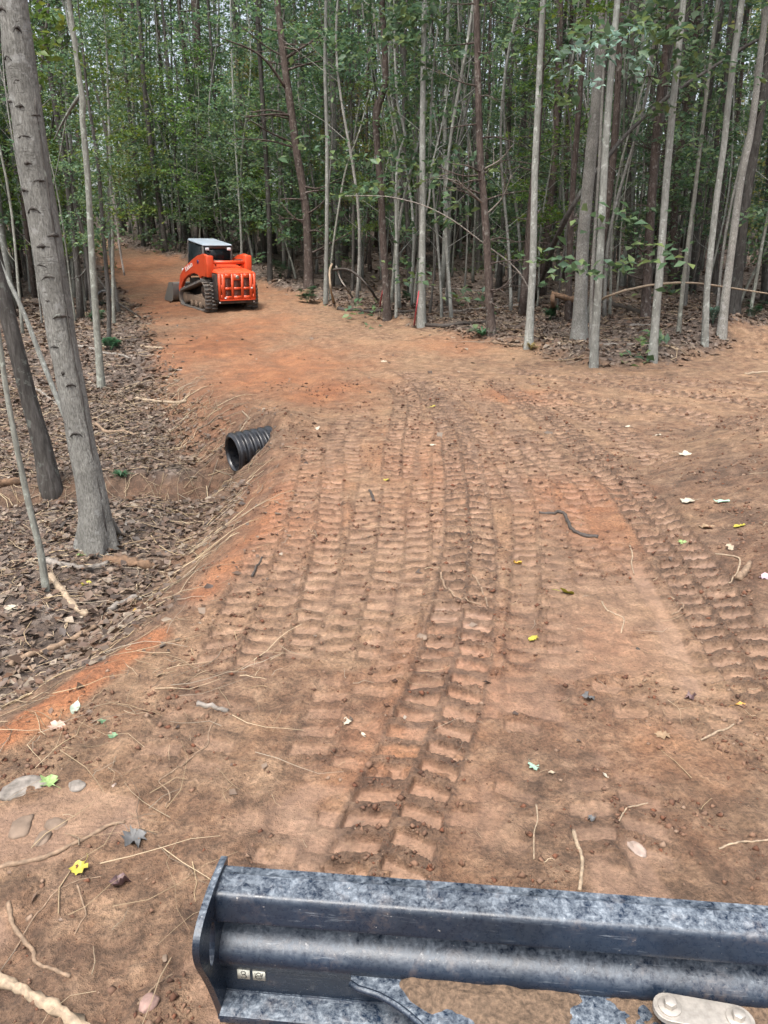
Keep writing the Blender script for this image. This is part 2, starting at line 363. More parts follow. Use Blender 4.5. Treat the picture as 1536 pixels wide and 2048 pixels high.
def ground_detail(x, y, sd, full=True):
    """fine relief and surface masks: returns dz, packed(pressed smooth soil), rough ridge, clay, brown"""
    on = sstep(0.25, -0.25, sd)
    clod = fbm(x, y, 0.16, 4, 21); fine = fbm(x, y, 0.045, 3, 31)
    crumb = 0.5 - np.abs(vnoise(x, y, 0.05, 25)) * 2 + 0.5 * (0.5 - np.abs(vnoise(x, y, 0.022, 26)) * 2)
    patchy = sstep(-0.25, 0.3, fbm(x, y, 0.7, 3, 27))
    rough = 0.022 * clod + 0.008 * fine + 0.011 * crumb * patchy + 0.02 * np.maximum(0, vnoise(x, y, 0.11, 28) - 0.12)
    dz = rough.copy(); packed = np.zeros_like(x); ridge = np.zeros_like(x)
    wob = fbm(x, y, 0.35, 2, 44); warp = fbm(x, y, 0.09, 3, 45); warp2 = fbm(x, y, 0.075, 3, 46)
    for k, (P, hw, dep, fr) in enumerate(TRACKS):
        P = smooth_path(np.array(P), 4)
        lo = P.min(0) - 0.8; hi = P.max(0) + 0.8
        m = (x > lo[0]) & (x < hi[0]) & (y > lo[1]) & (y < hi[1])
        if not m.any(): continue
        xx, yy = x[m], y[m]; b, s, lat, L = seg_t(xx, yy, P)
        lat = lat + 0.012 * wob[m] + 0.006 * warp[m]
        inside = sstep(hw + 0.035, hw - 0.01, np.abs(lat)) * sstep(0, 0.15, s) * sstep(0, 0.3, L - s)
        side = np.sign(lat)
        pitch = 0.155
        ph = (s + side * 0.0 + np.abs(lat) * 0.22 + np.where(side > 0, 0.5 * pitch, 0) + 0.015 * wob[m] + 0.008 * warp2[m]) / pitch
        cell = np.floor(ph); ph = ph - cell
        miss = _TAB[(cell.astype(int) * 7 + k * 31) & 255, (side > 0).astype(int) + 2]
        press = sstep(0.09, 0.15, ph) * sstep(0.72, 0.66, ph) * sstep(0.010, 0.022, np.abs(lat)) * sstep(hw, hw - 0.02, np.abs(lat))
        worn = fr ** 0.7 * (0.65 + 0.35 * sstep(-0.25, 0.25, vnoise(xx, yy, 0.6, 50 + k))) * np.where(miss < 0.07, 0.35, 0.75 + 0.25 * miss) * sstep(-0.5, -0.2, warp2[m] + 0.5 * wob[m] + 0.12)
        pr = press * inside * worn
        # pressed lug prints: flat, lower; ridges between squeezed up and crumbly
        tgt = -dep + 0.003 * fine[m] + 0.010 * wob[m] + 0.003 * clod[m]
        rid = inside * (1 - press) * fr
        z0 = dz[m] * (1 - 0.5 * inside * fr) + rid * (dep * 0.4 + 0.018 * clod[m] + 0.014 * crumb[m])
        berm = fr * 0.016 * np.exp(-((np.abs(lat) - hw - 0.05) / 0.04) ** 2) * sstep(0, 0.3, s) * sstep(0, 0.3, L - s) * (0.6 + 1.2 * clod[m])
        dz[m] = z0 * (1 - pr) + tgt * pr + berm
        packed[m] = np.maximum(packed[m] * (1 - inside * 0.5), pr); ridge[m] = np.maximum(ridge[m], rid)
    # slick strips where a track has spun
    for P, hw, a in SLICKS:
        b, s, lat, L = seg_t(x, y, P); q = 0.75 * a * sstep(hw, hw * 0.55, b + 0.05 * wob) * sstep(-0.1, 0.12, wob + 0.25)
        dz = dz * (1 - 0.75 * q) - 0.012 * q; packed = np.maximum(packed, q * 0.9)
    # smooth wet flats scattered near the blade
    fl = sstep(0.16, 0.34, fbm(x, y, 0.42, 3, 61)) * sstep(7.5, 2.5, y)
    dz = dz * (1 - 0.6 * fl); packed = np.maximum(packed, fl * 0.5)
    # ruts running along the far road
    b, s, lat, L = seg_t(x, y, FARLINE)
    u = np.abs(lat); ru = sstep(9, 13, y) * sstep(60, 45, y)
    dz = dz - ru * 0.05 * (np.exp(-((u - 0.65) / 0.22) ** 2)) + ru * 0.02 * vnoise(lat * 3, s * 0.2, 0.5, 70)
    dz = dz * on + (1 - on) * (0.05 * fbm(x, y, 0.3, 4, 81) + 0.02 * fine)
    return dz, packed * on, ridge * on
SLICKS = [(gpath([(1265, 1130), (1320, 1220), (1350, 1290), (1375, 1380)]), 0.10, 1.0), (gpath([(560, 1640), (640, 1680), (560, 1760)]), 0.13, 0.9),
          (gpath([(380, 1990), (420, 1930)]), 0.10, 0.9), (gpath([(1265, 1690), (1300, 1760)]), 0.07, 0.8)]
FARLINE = smooth_path(np.array([(0.6, 6.0), (0.2, 9.5), (-0.9, 14.0), (-3.0, 19.5), (-5.4, 25.5), (-9, 33), (-12.6, 40.0), (-20.5, 51.5)]), 3)

def height(x, y):
    x = np.atleast_1d(np.asarray(x, float)); y = np.atleast_1d(np.asarray(y, float))
    return macro(x, y) + ground_detail(x, y, road_sd(x, y))[0]
def gz(x, y): return float(height([x], [y])[0])

def build_ground():
    rows = [0.9]
    while rows[-1] < 170:
        Y = rows[-1]; d = (Y * Y + CAM_H ** 2) / (CAM_H * 769) * 1.3
        cap = np.interp(Y, [0, 13, 20, 40, 80, 170], [0.034, 0.04, 0.14, 0.28, 1.5, 6])
        rows.append(Y + min(d, cap))
    rows = np.concatenate([[-40, -20, -10, -5, -2.5, -1.2, -0.5, 0, 0.4, 0.7], rows, [200, 260, 340]])
    nu = 640; u = np.linspace(-1, 1, nu); ext = np.array([0.6, 1.6, 3.5, 7, 14, 28, 55, 110, 200])
    yy = np.maximum(rows, 0.9)
    W = 0.95 + 0.60 * yy
    X = u[None, :] * W[:, None]
    Xl = -W[:, None] - ext[::-1][None, :]; Xr = W[:, None] + ext[None, :]
    X = np.concatenate([Xl, X, Xr], 1); Y = np.repeat(rows[:, None], X.shape[1], 1)
    nr, nc = X.shape; x = X.ravel(); y = Y.ravel()
    sd = road_sd(x, y); dz, packed, ridge = ground_detail(x, y, sd)
    fade = sstep(60, 25, y)
    z = macro(x, y) + dz * np.where(np.abs(x) < 0.62 * np.maximum(y, .9) + 1.2, 1, 0.3) * (0.3 + 0.7 * fade)
    V = np.stack([x, y, z], 1)
    i = (np.arange(nr - 1)[:, None] * nc + np.arange(nc - 1)[None, :]).ravel()
    F = np.stack([i, i + 1, i + nc + 1, i + nc], 1)
    # masks of soil kind
    edge = fbm(x, y, 0.8, 4, 90)
    litter = sstep(0.05, 0.55, sd + edge * 0.55 - lit_off(x, y))
    b, s_, lat, L = seg_t(x, y, DITCH); litter = litter * (1 - 0.9 * sstep(0.75, 0.35, b + 0.15 * edge))
    litter = np.maximum(litter, 0) * 1.0
    clay = np.zeros_like(x)
    for px, py, r, a, asp in [(430, 690, 1.5, .9, 2), (560, 740, 1.5, .9, 1.8), (640, 780, 0.9, .9, 1.5), (330, 560, 2.0, .8, 2), (480, 660, 1.5, .8, 2), (400, 600, 2.5, .75, 2),
                              (1040, 795, .5, .8, 1), (1160, 1010, .55, .6, 1.8), (870, 930, .7, .5, 2), (560, 1060, .5, .6, 1.6), (620, 950, .5, .5, 2), (1240, 1300, .3, .45, 1.5), (1330, 1480, .3, .4, 1.5),
                              (790, 1500, .35, .5, 1.5), (930, 1330, .35, .45, 2), (280, 530, 2.5, .8, 2), (900, 690, 1.2, .4, 1)]:
        clay = np.maximum(clay, a * blob(x, y, px, py, r, 1.0, asp))
    bl, s2, lat2, L2 = seg_t(x, y, gpath([(0, 1480), (120, 1400), (210, 1335), (300, 1275)]))
    clay = np.maximum(clay, 1.0 * sstep(0.17, 0.07, bl + 0.06 * edge))
    bl, s2, lat2, L2 = seg_t(x, y, gpath([(400, 1190), (480, 1110), (540, 1045), (570, 970)]))
    clay = np.maximum(clay, 0.8 * sstep(0.22, 0.05, bl + 0.1 * edge))
    clay = np.clip(clay + 0.35 * edge * (clay > 0.05), 0, 1)
    brown = np.zeros_like(x)
    for px, py, r, a, asp in [(1460, 960, 1.3, .9, 1.2), (1500, 1120, .9, .9, 1.3), (1400, 1600, .7, .75, 1), (200, 1800, .8, .7, 1), (1180, 1480, .9, .6, .8), (1330, 1700, .8, .7, 1), (1050, 1720, .6, .45, 1), (60, 1960, .7, .8, 1), (1500, 1700, .6, .8, 1),
                              (300, 1500, .7, .5, 1), (1420, 860, 1.6, .55, .8), (1300, 760, 2.0, .35, .6), (600, 1480, .5, .45, 1), (1250, 720, 2.5, .5, .5), (520, 900, .5, .8, 1.5), (470, 980, .5, .8, 1.5), (700, 1440, .5, .3, 1)]:
        brown = np.maximum(brown, a * blob(x, y, px, py, r, 1.0, asp))
    brown = np.maximum(brown, 0.9 * sstep(0.7, 0.3, b))
    brown = np.maximum(brown, 0.75 * sstep(-0.3, 0.15, sd) * sstep(22, 10, y))
    brown = np.clip(brown + 0.4 * edge * (brown > 0.05), 0, 1)
    mat = ground_material()
    road_face = sd[F].mean(1) < 0.25
    for name, sel in (('dirt_road', road_face), ('forest_floor', ~road_face)):
        f = F[sel]; used = np.unique(f); re = np.full(len(V), -1, np.int64); re[used] = np.arange(len(used))
        me = mesh_np(name, V[used], re[f], mat, True)
        for an, arr in (('soil', np.stack([litter, packed, ridge, np.ones_like(x)], 1)), ('soil_kind', np.stack([clay, brown, np.clip(sd, -1, 1) * .5 + .5, np.ones_like(x)], 1))):
            a = me.attributes.new(an, 'FLOAT_COLOR', 'POINT'); a.data.foreach_set('color', arr[used].astype(np.float32).ravel())
        o = ob(name, me); o['kind'] = 'structure'
        o['label'] = {'dirt_road': 'freshly graded red clay dirt road printed with crawler tracks', 'forest_floor': 'forest floor of brown leaf litter and bare soil'}[name]

def lit_off(x, y):
    return np.where((x < 0) & (y < 18), np.interp(y, [2, 4, 6, 9, 12, 15, 18], [0.05, 0.2, 0.55, 0.95, 0.7, 0.25, 0.0]), 0.0)

def ground_material():
    t = NT('red clay and litter')
    v = t.coord('Object')
    def split(name):
        k = t.n.new('ShaderNodeSeparateColor'); t.l.new(t.attr(name, 'Color'), k.inputs[0]); return k.outputs
    lit, packed, ridge = split('soil')[:3]; clay, brown, _ = split('soil_kind')[:3]
    n1 = t.noise(0.9, 5, 0.6, v); n2 = t.noise(7, 6, 0.65, v); n3 = t.noise(60, 4, 0.6, v); n4 = t.noise(2.6, 5, 0.6, v)
    tan = t.ramp(n2, [(0.32, (0.08, 0.045, 0.027)), (0.5, (0.195, 0.117, 0.07)), (0.66, (0.31, 0.2, 0.124))])
    sand = t.mix(t.ramp(n1, [(0.45, 0.0), (0.7, 0.6)]), tan, (0.33, 0.212, 0.122))
    red = t.ramp(n4, [(0.32, (0.18, 0.07, 0.033)), (0.55, (0.285, 0.118, 0.053)), (0.75, (0.36, 0.18, 0.088))])
    brn = t.ramp(n2, [(0.32, (0.05, 0.03, 0.02)), (0.52, (0.115, 0.07, 0.045)), (0.68, (0.19, 0.122, 0.08))])
    jit = t.math('MULTIPLY', t.math('SUBTRACT', n4, 0.5), 0.9)
    c = t.mix(t.math('ADD', brown, t.math('MULTIPLY', t.math('SUBTRACT', t.noise(3.7, 6, 0.68, v), 0.48), 1.5), True), sand, brn)
    c = t.mix(t.math('ADD', t.math('ADD', clay, 0.03), t.math('MULTIPLY', jit, 0.8), True), c, red)
    # pressed clay is paler, pinkish and slick; the crumbs between are browner
    pc = t.ramp(n4, [(0.35, (0.26, 0.152, 0.096)), (0.55, (0.265, 0.172, 0.122)), (0.75, (0.215, 0.155, 0.125))])
    c = t.mix(t.math('MULTIPLY', packed, 0.75), c, pc)
    c = t.mix(t.math('MULTIPLY', ridge, 0.85), c, brn)
    sp = t.mix(1.0, t.ramp(n3, [(0.32, 0.55), (0.5, 1.0), (0.68, 1.3)]), t.ramp(t.noise(26, 5, 0.7, v), [(0.34, 0.72), (0.5, 1.0), (0.66, 1.18)]), 'MULTIPLY')
    c = t.mix(t.math('SUBTRACT', 0.9, t.math('MULTIPLY', packed, 0.55)), c, sp, 'MULTIPLY')
    # pale grit
    grit = t.ramp(t.voro(70, v), [(0.0, 1.0), (0.12, 0.0)]); gsel = t.ramp(t.noise(30, 2, 0.5, v), [(0.6, 0.0), (0.66, 0.7)])
    c = t.mix(t.math('MULTIPLY', grit, gsel), c, (0.5, 0.42, 0.33))
    # litter carpet
    vc = t.voro(11, t.map((1, 1, 1.0), v), 'Color'); sepv = t.n.new('ShaderNodeSeparateColor'); t.l.new(vc, sepv.inputs[0])
    lc = t.ramp(sepv.outputs[0], [(0.0, (0.05, 0.037, 0.03)), (0.3, (0.11, 0.08, 0.062)), (0.55, (0.075, 0.055, 0.044)), (0.8, (0.17, 0.13, 0.105)), (1.0, (0.26, 0.215, 0.18))])
    lc = t.mix(t.ramp(n2, [(0.4, 0.0), (0.65, 0.6)]), lc, (0.07, 0.05, 0.038))
    c = t.mix(lit, c, lc)
    rough = t.math('SUBTRACT', 0.92, t.math('MULTIPLY', t.math('MULTIPLY', packed, t.ramp(n4, [(0.3, 0.55), (0.65, 1.0)])), 0.5))
    hb = t.math('ADD', t.math('MULTIPLY', n3, 0.5), t.math('MULTIPLY', t.noise(190, 3, 0.6, v), 0.3))
    hb = t.math('ADD', hb, t.math('MULTIPLY', n2, 0.8))
    hb = t.math('MULTIPLY', hb, t.math('SUBTRACT', 1.0, t.math('MULTIPLY', packed, 0.8)))
    vl = t.math('MULTIPLY', t.voro(11, v), t.math('MULTIPLY', lit, 1.5)); hb = t.math('ADD', hb, vl)
    return t.set(col=c, rough=rough, normal=t.bump(hb, 1.0, 0.035), spec=0.45)

build_ground()

# ------------------------------------------------------------------ leaf shapes
def leaf_cloud(P, N, size, rs, asp=0.6, fold=0.15):
    """two-triangle folded leaves at P with normals N"""
    n = len(P); N = N / (np.linalg.norm(N, axis=1)[:, None] + 1e-9)
    a = rs.randn(n, 3); u = np.cross(N, a); u /= np.linalg.norm(u, axis=1)[:, None] + 1e-9; w = np.cross(N, u)
    s = (size * (0.65 + 0.7 * rs.rand(n)))[:, None] if np.ndim(size) else size * (0.65 + 0.7 * rs.rand(n))[:, None]
    V = np.stack([P - u * s * 0.5, P + w * s * asp * 0.5 + N * s * fold, P + u * s * 0.5, P - w * s * asp * 0.5 + N * s * fold], 1).reshape(-1, 3)
    i = np.arange(n)[:, None] * 4
    return V, np.concatenate([i + np.array([[0, 1, 2]]), i + np.array([[0, 2, 3]])])

def sprays(rs, centers, per, spread, size, flat=0.25, tilt=0.45):
    P = []; N = []
    for c, sp in zip(centers, np.broadcast_to(spread, (len(centers),))):
        q = rs.randn(per, 3) * np.array([1, 1, flat]) * sp * 0.55
        q[:, 2] -= 0.25 * (q[:, 0] ** 2 + q[:, 1] ** 2) / max(sp, 0.1)
        P.append(q + c); nn = np.tile([0, 0, 1.0], (per, 1)) + rs.randn(per, 3) * tilt; N.append(nn)
    return leaf_cloud(np.concatenate(P), np.concatenate(N), size, rs)

# tree kinds: (trunk with limbs, crown)
def wander(rs, H, n, amp, lean=0.0):
    z = np.linspace(-0.25, H, n); p = np.zeros((n, 3)); p[:, 2] = z
    ph = rs.rand(4) * 6.28; az = rs.rand() * 6.28
    q = z / H
    p[:, 0] = amp * (np.sin(q * 5 + ph[0]) * .5 + np.sin(q * 11 + ph[1]) * .25) + lean * q * H * math.cos(az)
    p[:, 1] = amp * (np.sin(q * 4.2 + ph[2]) * .5 + np.sin(q * 9 + ph[3]) * .25) + lean * q * H * math.sin(az)
    p[:, :2] -= p[0, :2]; return p

def kind_hardwood(seed, H, r, h0, R, ns, per, leaf, mat, low=4):
    rs = np.random.RandomState(seed); P = wander(rs, H, 16, 0.35, 0.012)
    rad = r * (1 - 0.75 * np.linspace(0, 1, 16)) + r * 0.5 * np.exp(-np.linspace(0, H, 16) / 0.35)
    m = MB(); m.tube(P, rad, 8, True, seed, 0.05); C = []; S = []
    for k in range(ns):
        h = (h0 + (H - h0) * rs.rand() ** 0.8) if k >= low else (1.8 + rs.rand() * (h0 - 1.8))
        q = (h - h0) / max(H - h0, 1); rr = R * (0.25 + 0.75 * rs.rand()) * (math.sin(np.clip(q, 0.12, 0.95) * math.pi) ** 0.5) if k >= low else 0.5 + rs.rand() * 0.9
        a = rs.rand() * 6.283; ax = np.array([np.interp(h - 0.45 * rr, P[:, 2], P[:, i]) for i in range(3)])
        e = np.array([np.interp(h, P[:, 2], P[:, 0]) + rr * math.cos(a), np.interp(h, P[:, 2], P[:, 1]) + rr * math.sin(a), h])
        mid = (ax + e) / 2 + np.array([0, 0, -0.08 * rr]) + rs.randn(3) * 0.06 * rr
        m.tube([ax, mid, e], [max(0.006, 0.011 * rr), 0.008, 0.003], 3, False); C.append(e); S.append(0.32 + 0.4 * rs.rand())
        if rs.rand() < 0.6: C.append(mid + rs.randn(3) * 0.12); S.append(0.4)
    V, F = sprays(rs, C, per, S, leaf, 0.28)
    return m, mesh_np('crown', V, F, M[mat])

def kind_pine(seed, H, r, h0, nd):
    rs = np.random.RandomState(seed); P = wander(rs, H, 16, 0.3, 0.01)
    rad = r * (1 - 0.7 * np.linspace(0, 1, 16)) + r * 0.35 * np.exp(-np.linspace(0, H, 16) / 0.4)
    m = MB(); m.tube(P, rad, 8, True, seed, 0.08); C = []
    for k in range(nd):
        h = 1.4 + (H - 3) * rs.rand(); a = rs.rand() * 6.283; L = 0.5 + 1.5 * rs.rand(); up = 0.25 + 0.3 * rs.rand() - 0.3 * (h < 4)
        ax = np.array([np.interp(h, P[:, 2], P[:, i]) for i in range(3)]); d = np.array([math.cos(a), math.sin(a), up])
        m.tube([ax, ax + d * L * .5 + rs.randn(3) * .07, ax + d * L + np.array([0, 0, -.12 * L]) + rs.randn(3) * .1], [0.017, 0.010, 0.004], 3, False)
        if rs.rand() < .6: m.tube([ax + d * L * .5, ax + d * L * .8 + rs.randn(3) * .25], [0.007, 0.003], 3, False)
    for k in range(34):
        h = h0 + (H - h0) * rs.rand(); a = rs.rand() * 6.283; rr = (0.5 + 1.6 * rs.rand()) * (1.15 - (h - h0) / (H - h0))
        ax = np.array([np.interp(h, P[:, 2], P[:, i]) for i in range(3)]); e = ax + np.array([math.cos(a) * rr, math.sin(a) * rr, 0.35 * rr])
        m.tube([ax, e], [0.018, 0.005], 3, False); C.append(e)
    C = np.array(C); n = 70; Pn = np.repeat(C, n, 0) + rs.randn(len(C) * n, 3) * np.array([.28, .28, .16])
    V, F = leaf_cloud(Pn, rs.randn(len(Pn), 3), 0.17, rs, 0.1, 0.0)
    return m, mesh_np('crown', V, F, M['needle'])

KINDS = {}
def add_kind(key, m, crown, bark):
    V = np.concatenate(m.V); F = [np.concatenate(m.Q)] + ([np.concatenate(m.T)] if m.T else [])
    KINDS[key] = (mesh_np('trunk', V, F, M[bark], True), crown)
for i in range(4): add_kind('hard%d' % i, *kind_hardwood(100 + i, 17 + i, 0.11, 7.0, 2.3, 40, 26, 0.17, 'leaf', 8), ['bark_grey', 'bark_dark', 'bark_pale', 'bark_dark'][i])
for i in range(3): add_kind('pine%d' % i, *kind_pine(200 + i, 17 + i, 0.12, 10.5, 46), 'bark_pine')
for i in range(5): add_kind('under%d' % i, *kind_hardwood(300 + i, 6.5 + i * 0.8, 0.03, 1.6, 1.7, 34, 50, 0.112, ['leaf', 'leaf', 'leaf_bright', 'leaf', 'leaf_yellow'][i], 2), ['bark_sap', 'bark_dark', 'bark_sap', 'bark_dark', 'bark_sap'][i])

for i in range(4):
    _rs = np.random.RandomState(400 + i); _P = wander(_rs, 12, 18, 0.5, 0.02); _m = MB(); _m.tube(_P, 0.04 * (1 - 0.7 * np.linspace(0, 1, 18)) + 0.02 * np.exp(-np.linspace(0, 12, 18) / .3), 6, True, i, .05)
    for k in range(10):
        h = 1.5 + 8 * _rs.rand(); a = _rs.rand() * 6.28; q = np.array([np.interp(h, _P[:, 2], _P[:, j]) for j in range(3)]); d = np.array([math.cos(a), math.sin(a), .8]); L = .4 + .9 * _rs.rand()
        _m.tube([q, q + d * L * .5 + _rs.randn(3) * .05, q + d * L], [.01, .007, .003], 3, False)
    add_kind('pole%d' % i, _m, None, ['bark_sap', 'bark_pale', 'bark_grey', 'bark_dark'][i])

def place_kind(key, name, loc, rz, sx, sz, label, cat, group, crown=True):
    t, c = KINDS[key]
    e = empty(name, loc, label, cat, group); e.rotation_euler = (0, 0, rz); e.scale = (sx, sx, sz)
    ob('trunk', t, e)
    if crown and c is not None: ob('crown', c, e)
    return e

# ------------------------------------------------------------------ the trees that can be told apart
def trunk_from_photo(pts, H, jit_seed, base_drop=0.2):
    """pts: photo positions with apparent width; the trunk stands in the plane at its foot's distance"""
    b = at(pts[0][0], pts[0][1]); Y = b[1]; P = []; R = []
    for (px, py, w) in pts:
        d = ray(px, py); t = Y / d[1]; P.append(_C + d * t); R.append(w * 0.5 * t / FPX)
    P = np.array(P); P[0] = b; P[0, 2] = float(macro(b[0], b[1])); return P, np.array(R), b

CROWN_RS = np.random.RandomState(55)
def photo_tree(name, label, cat, pts, bark, H=16, sides=10, flare=0.35, crown='hard0', branches=(), group=None, leaf_sprays=(), top_r=0.3):
    P, R, b = trunk_from_photo(pts, H, 1)
    foot = Vector(P[0])
    m = max(3, 28 // len(P)); Q = smooth_path(P, m); Rq = np.interp(np.linspace(0, len(R) - 1, len(Q)), np.arange(len(R)), R)
    # go on above the frame, straightening
    d = Q[-1] - Q[-4]; d = d / np.linalg.norm(d); z = Q[-1][2]; ext = []; er = []; p = Q[-1].copy(); r0 = Rq[-1]
    if H > z:
        n = 8; st = (H - z) / n
        for k in range(n):
            d = d * 0.8 + np.array([0, 0, 1]) * 0.2; d /= np.linalg.norm(d); p = p + d * st / max(d[2], .5); ext.append(p.copy()); er.append(r0 * (1 - (1 - top_r) * (k + 1) / n))
    Q = np.concatenate([Q, np.array(ext)]) if ext else Q; Rq = np.concatenate([Rq, er]) if ext else Rq
    hz = np.maximum(Q[:, 2] - P[0, 2], 0); Rq = Rq * (1 + flare * np.exp(-hz / (0.28 + R[0])))
    first = Q[0].copy(); first[2] -= 0.6; Q = np.concatenate([[first], Q]); Rq = np.concatenate([[Rq[0] * 1.08], Rq])
    e = empty(name, foot, label, cat, group)
    mb = MB(); mb.tube(Q - np.array(foot), Rq, sides, True, int(abs(pts[0][0]) * 7 + pts[0][1]), 0.035)
    if sides >= 30:                                                  # buttressed foot
        Vt = mb.V[0]; c = np.repeat(Q - np.array(foot), sides, 0); nn = len(c); a = np.arctan2(Vt[:nn, 1] - c[:, 1], Vt[:nn, 0] - c[:, 0]); hh = np.maximum(c[:, 2], 0); k = 1 + (0.15 * np.sin(a * 4 + 1.0) + 0.09 * np.sin(a * 7 + 2)) * np.exp(-hh / 0.22); Vt[:nn, :2] = c[:, :2] + (Vt[:nn, :2] - c[:, :2]) * k[:, None]
    mb.build('trunk', M[bark], e, True)
    if crown:
        t, c = KINDS[crown]; o = ob('crown', c, e)
        s = 0.8 + 0.4 * CROWN_RS.rand(); top = Q[-1] - np.array(foot)
        hk = {'h': 18.0, 'p': 18.0, 'u': 6.5 + 0.8 * int(crown[-1])}[crown[0]]; s = min(s, (top[2] - 0.6) / hk) if crown[0] == 'u' else s
        o.location = (top[0], top[1], top[2] - hk * s + 0.5) ; o.scale = (s, s, s); o.rotation_euler = (0, 0, CROWN_RS.rand() * 6)
    # limbs: start height as photo y, end as photo position
    for br in branches:
        pp = [at_y(x, y, b[1] + dy) for (x, y, dy) in br[0]]
        bp = smooth_path(pp, 5) - np.array(foot); w = br[1] * 0.5 * b[1] / FPX
        bm = MB(); bm.tube(bp, np.linspace(w, w * 0.3, len(bp)), 5, True, 3, 0.08)
        rs = np.random.RandomState(int(br[0][0][1]) + 5)
        for k in range(br[2] if len(br) > 2 else 0):
            i = rs.randint(len(bp) // 3, len(bp) - 1); q = bp[i]; dd = (bp[i + 1] - bp[i]); dd = dd / np.linalg.norm(dd) + rs.randn(3) * 0.7
            bm.tube([q, q + dd * 0.15, q + dd * (0.2 + 0.35 * rs.rand()) + rs.randn(3) * 0.05], [w * 0.5, w * 0.35, w * 0.15], 3, False)
        bm.build('branch', M[br[3] if len(br) > 3 else bark], e, True)
    for sp in leaf_sprays:
        rs = np.random.RandomState(int(sp[0] * 3 + sp[1])); c = [at_y(x, y, b[1] + sp[3]) - np.array(foot) for x, y in sp[2]]
        V, F = sprays(rs, c, sp[4], sp[5], sp[6], 0.4, 0.6)
        ob('foliage', mesh_np('foliage', V, F, M[sp[7]]), e)
    return e

def dead_limbs(pts, seed, n, w=4.0, length=70):
    """dead side limbs at random heights of a photographed trunk"""
    rs = np.random.RandomState(seed); out = []; ys = np.array([p[1] for p in pts], float); xs = np.array([p[0] for p in pts], float)
    lo, hi = max(0, ys.min()), ys.max() - 60
    for k in range(n):
        y = lo + (hi - lo) * rs.rand(); x = np.interp(-y, -ys, xs); sgn = rs.choice([-1, 1]); L = length * (0.4 + 0.9 * rs.rand()); up = rs.uniform(-0.15, 0.75)
        out.append(([(x, y, 0), (x + sgn * L * .45, y - up * L * .35 + rs.randn() * 4, rs.uniform(-.5, .2)), (x + sgn * L, y - up * L * .8 + rs.randn() * 8, rs.uniform(-1, .4))], w * (0.6 + 0.5 * rs.rand()), rs.randint(1, 4)))
    return out

big = [(195, 1098, 66), (190, 1040, 56), (186, 1000, 53), (166, 900, 51), (148, 800, 51), (128, 700, 52), (111, 600, 56), (80, 400, 58), (64, 300, 60), (25, 0, 56)]
T_big = photo_tree('poplar_tree', 'thick smooth grey trunk with eyebrow knots leaning beside the culvert ditch', 'tree', big, 'bark_grey', 19, 40, 0.2, None)
def big_knots():
    foot = np.array(T_big.location); rs = np.random.RandomState(3); Yb = foot[1]
    spots = [(12, 22), (45, 60), (24, 118), (48, 165), (10, 205), (52, 216), (86, 232), (60, 275), (68, 328), (90, 362), (55, 378), (78, 417), (97, 492), (118, 470), (92, 528), (108, 551), (106, 598), (130, 628), (118, 690), (136, 742), (150, 765), (135, 840), (160, 860)]
    ys = np.array([p[1] for p in big], float); xs = np.array([p[0] for p in big], float); ws = np.array([p[2] for p in big], float)
    for k, (px, py) in enumerate(spots):
        cx = np.interp(py, ys[::-1], xs[::-1]); w = np.interp(py, ys[::-1], ws[::-1]); c = at_y(cx, py, Yb); dep = Yb / ray(cx, py)[1]
        r = w * .5 * dep / FPX; u = np.clip((px - cx) / (w * .5), -.85, .85); L = r * rs.uniform(.16, .55); n = 7; P = []; arch = rs.choice([.3, .8, 1.2]); thick = rs.uniform(.35, 1.15)
        for i in range(n):
            q = (i / (n - 1) - .5) * 2; uu = np.clip(u + q * L / r, -.97, .97); P.append(c + np.array([uu * r, -math.sqrt(1 - uu * uu) * r * 1.0, -0.034 * q * q * arch + rs.randn() * .002]) - foot)
        m = MB(); m.tube(P, np.array([.003, .008, .013, .018, .013, .008, .003]) * thick, 5, True, k, .25)
        m.build('knot', M['bark_dark'], T_big, True)
    # the seam running down the right hand side of the trunk
    P = []
    for py in range(200, 1080, 22):
        cx = np.interp(py, ys[::-1], xs[::-1]); w = np.interp(py, ys[::-1], ws[::-1]); c = at_y(cx, py, Yb); r = w * .5 * Yb / ray(cx, py)[1] / FPX; P.append(c + np.array([.86 * r, -.52 * r, 0]) - foot)
    m = MB(); m.tube(P, np.array([.008] * len(P)) * (1 + .5 * rs.randn(len(P)).clip(-.8, .8)), 5, True, 5, .3); m.build('bark_seam', M['bark_dark'], T_big, True)
    for (x0, y0, x1, y1, w) in [(225, 1030, 240, 1060, 16), (205, 1080, 222, 1112, 20), (178, 1085, 168, 1115, 20)]:
        p0 = at_y(x0 - 14, y0, Yb) - foot; p1 = at(x1, y1) - foot; m = MB()
        m.tube(smooth_path([p0, (p0 + p1) / 2 + [0, 0, -.05], p1 + [0, 0, -.06]], 5), np.linspace(.05, .03, 11), 7, True, 2, .1); m.build('root_flare', M['bark_grey'], T_big, True)
big_knots()
_ck, _cc = KINDS['hard1']; _o = ob('crown', _cc, T_big); _o.location = (-1.2, 0, 2.5)

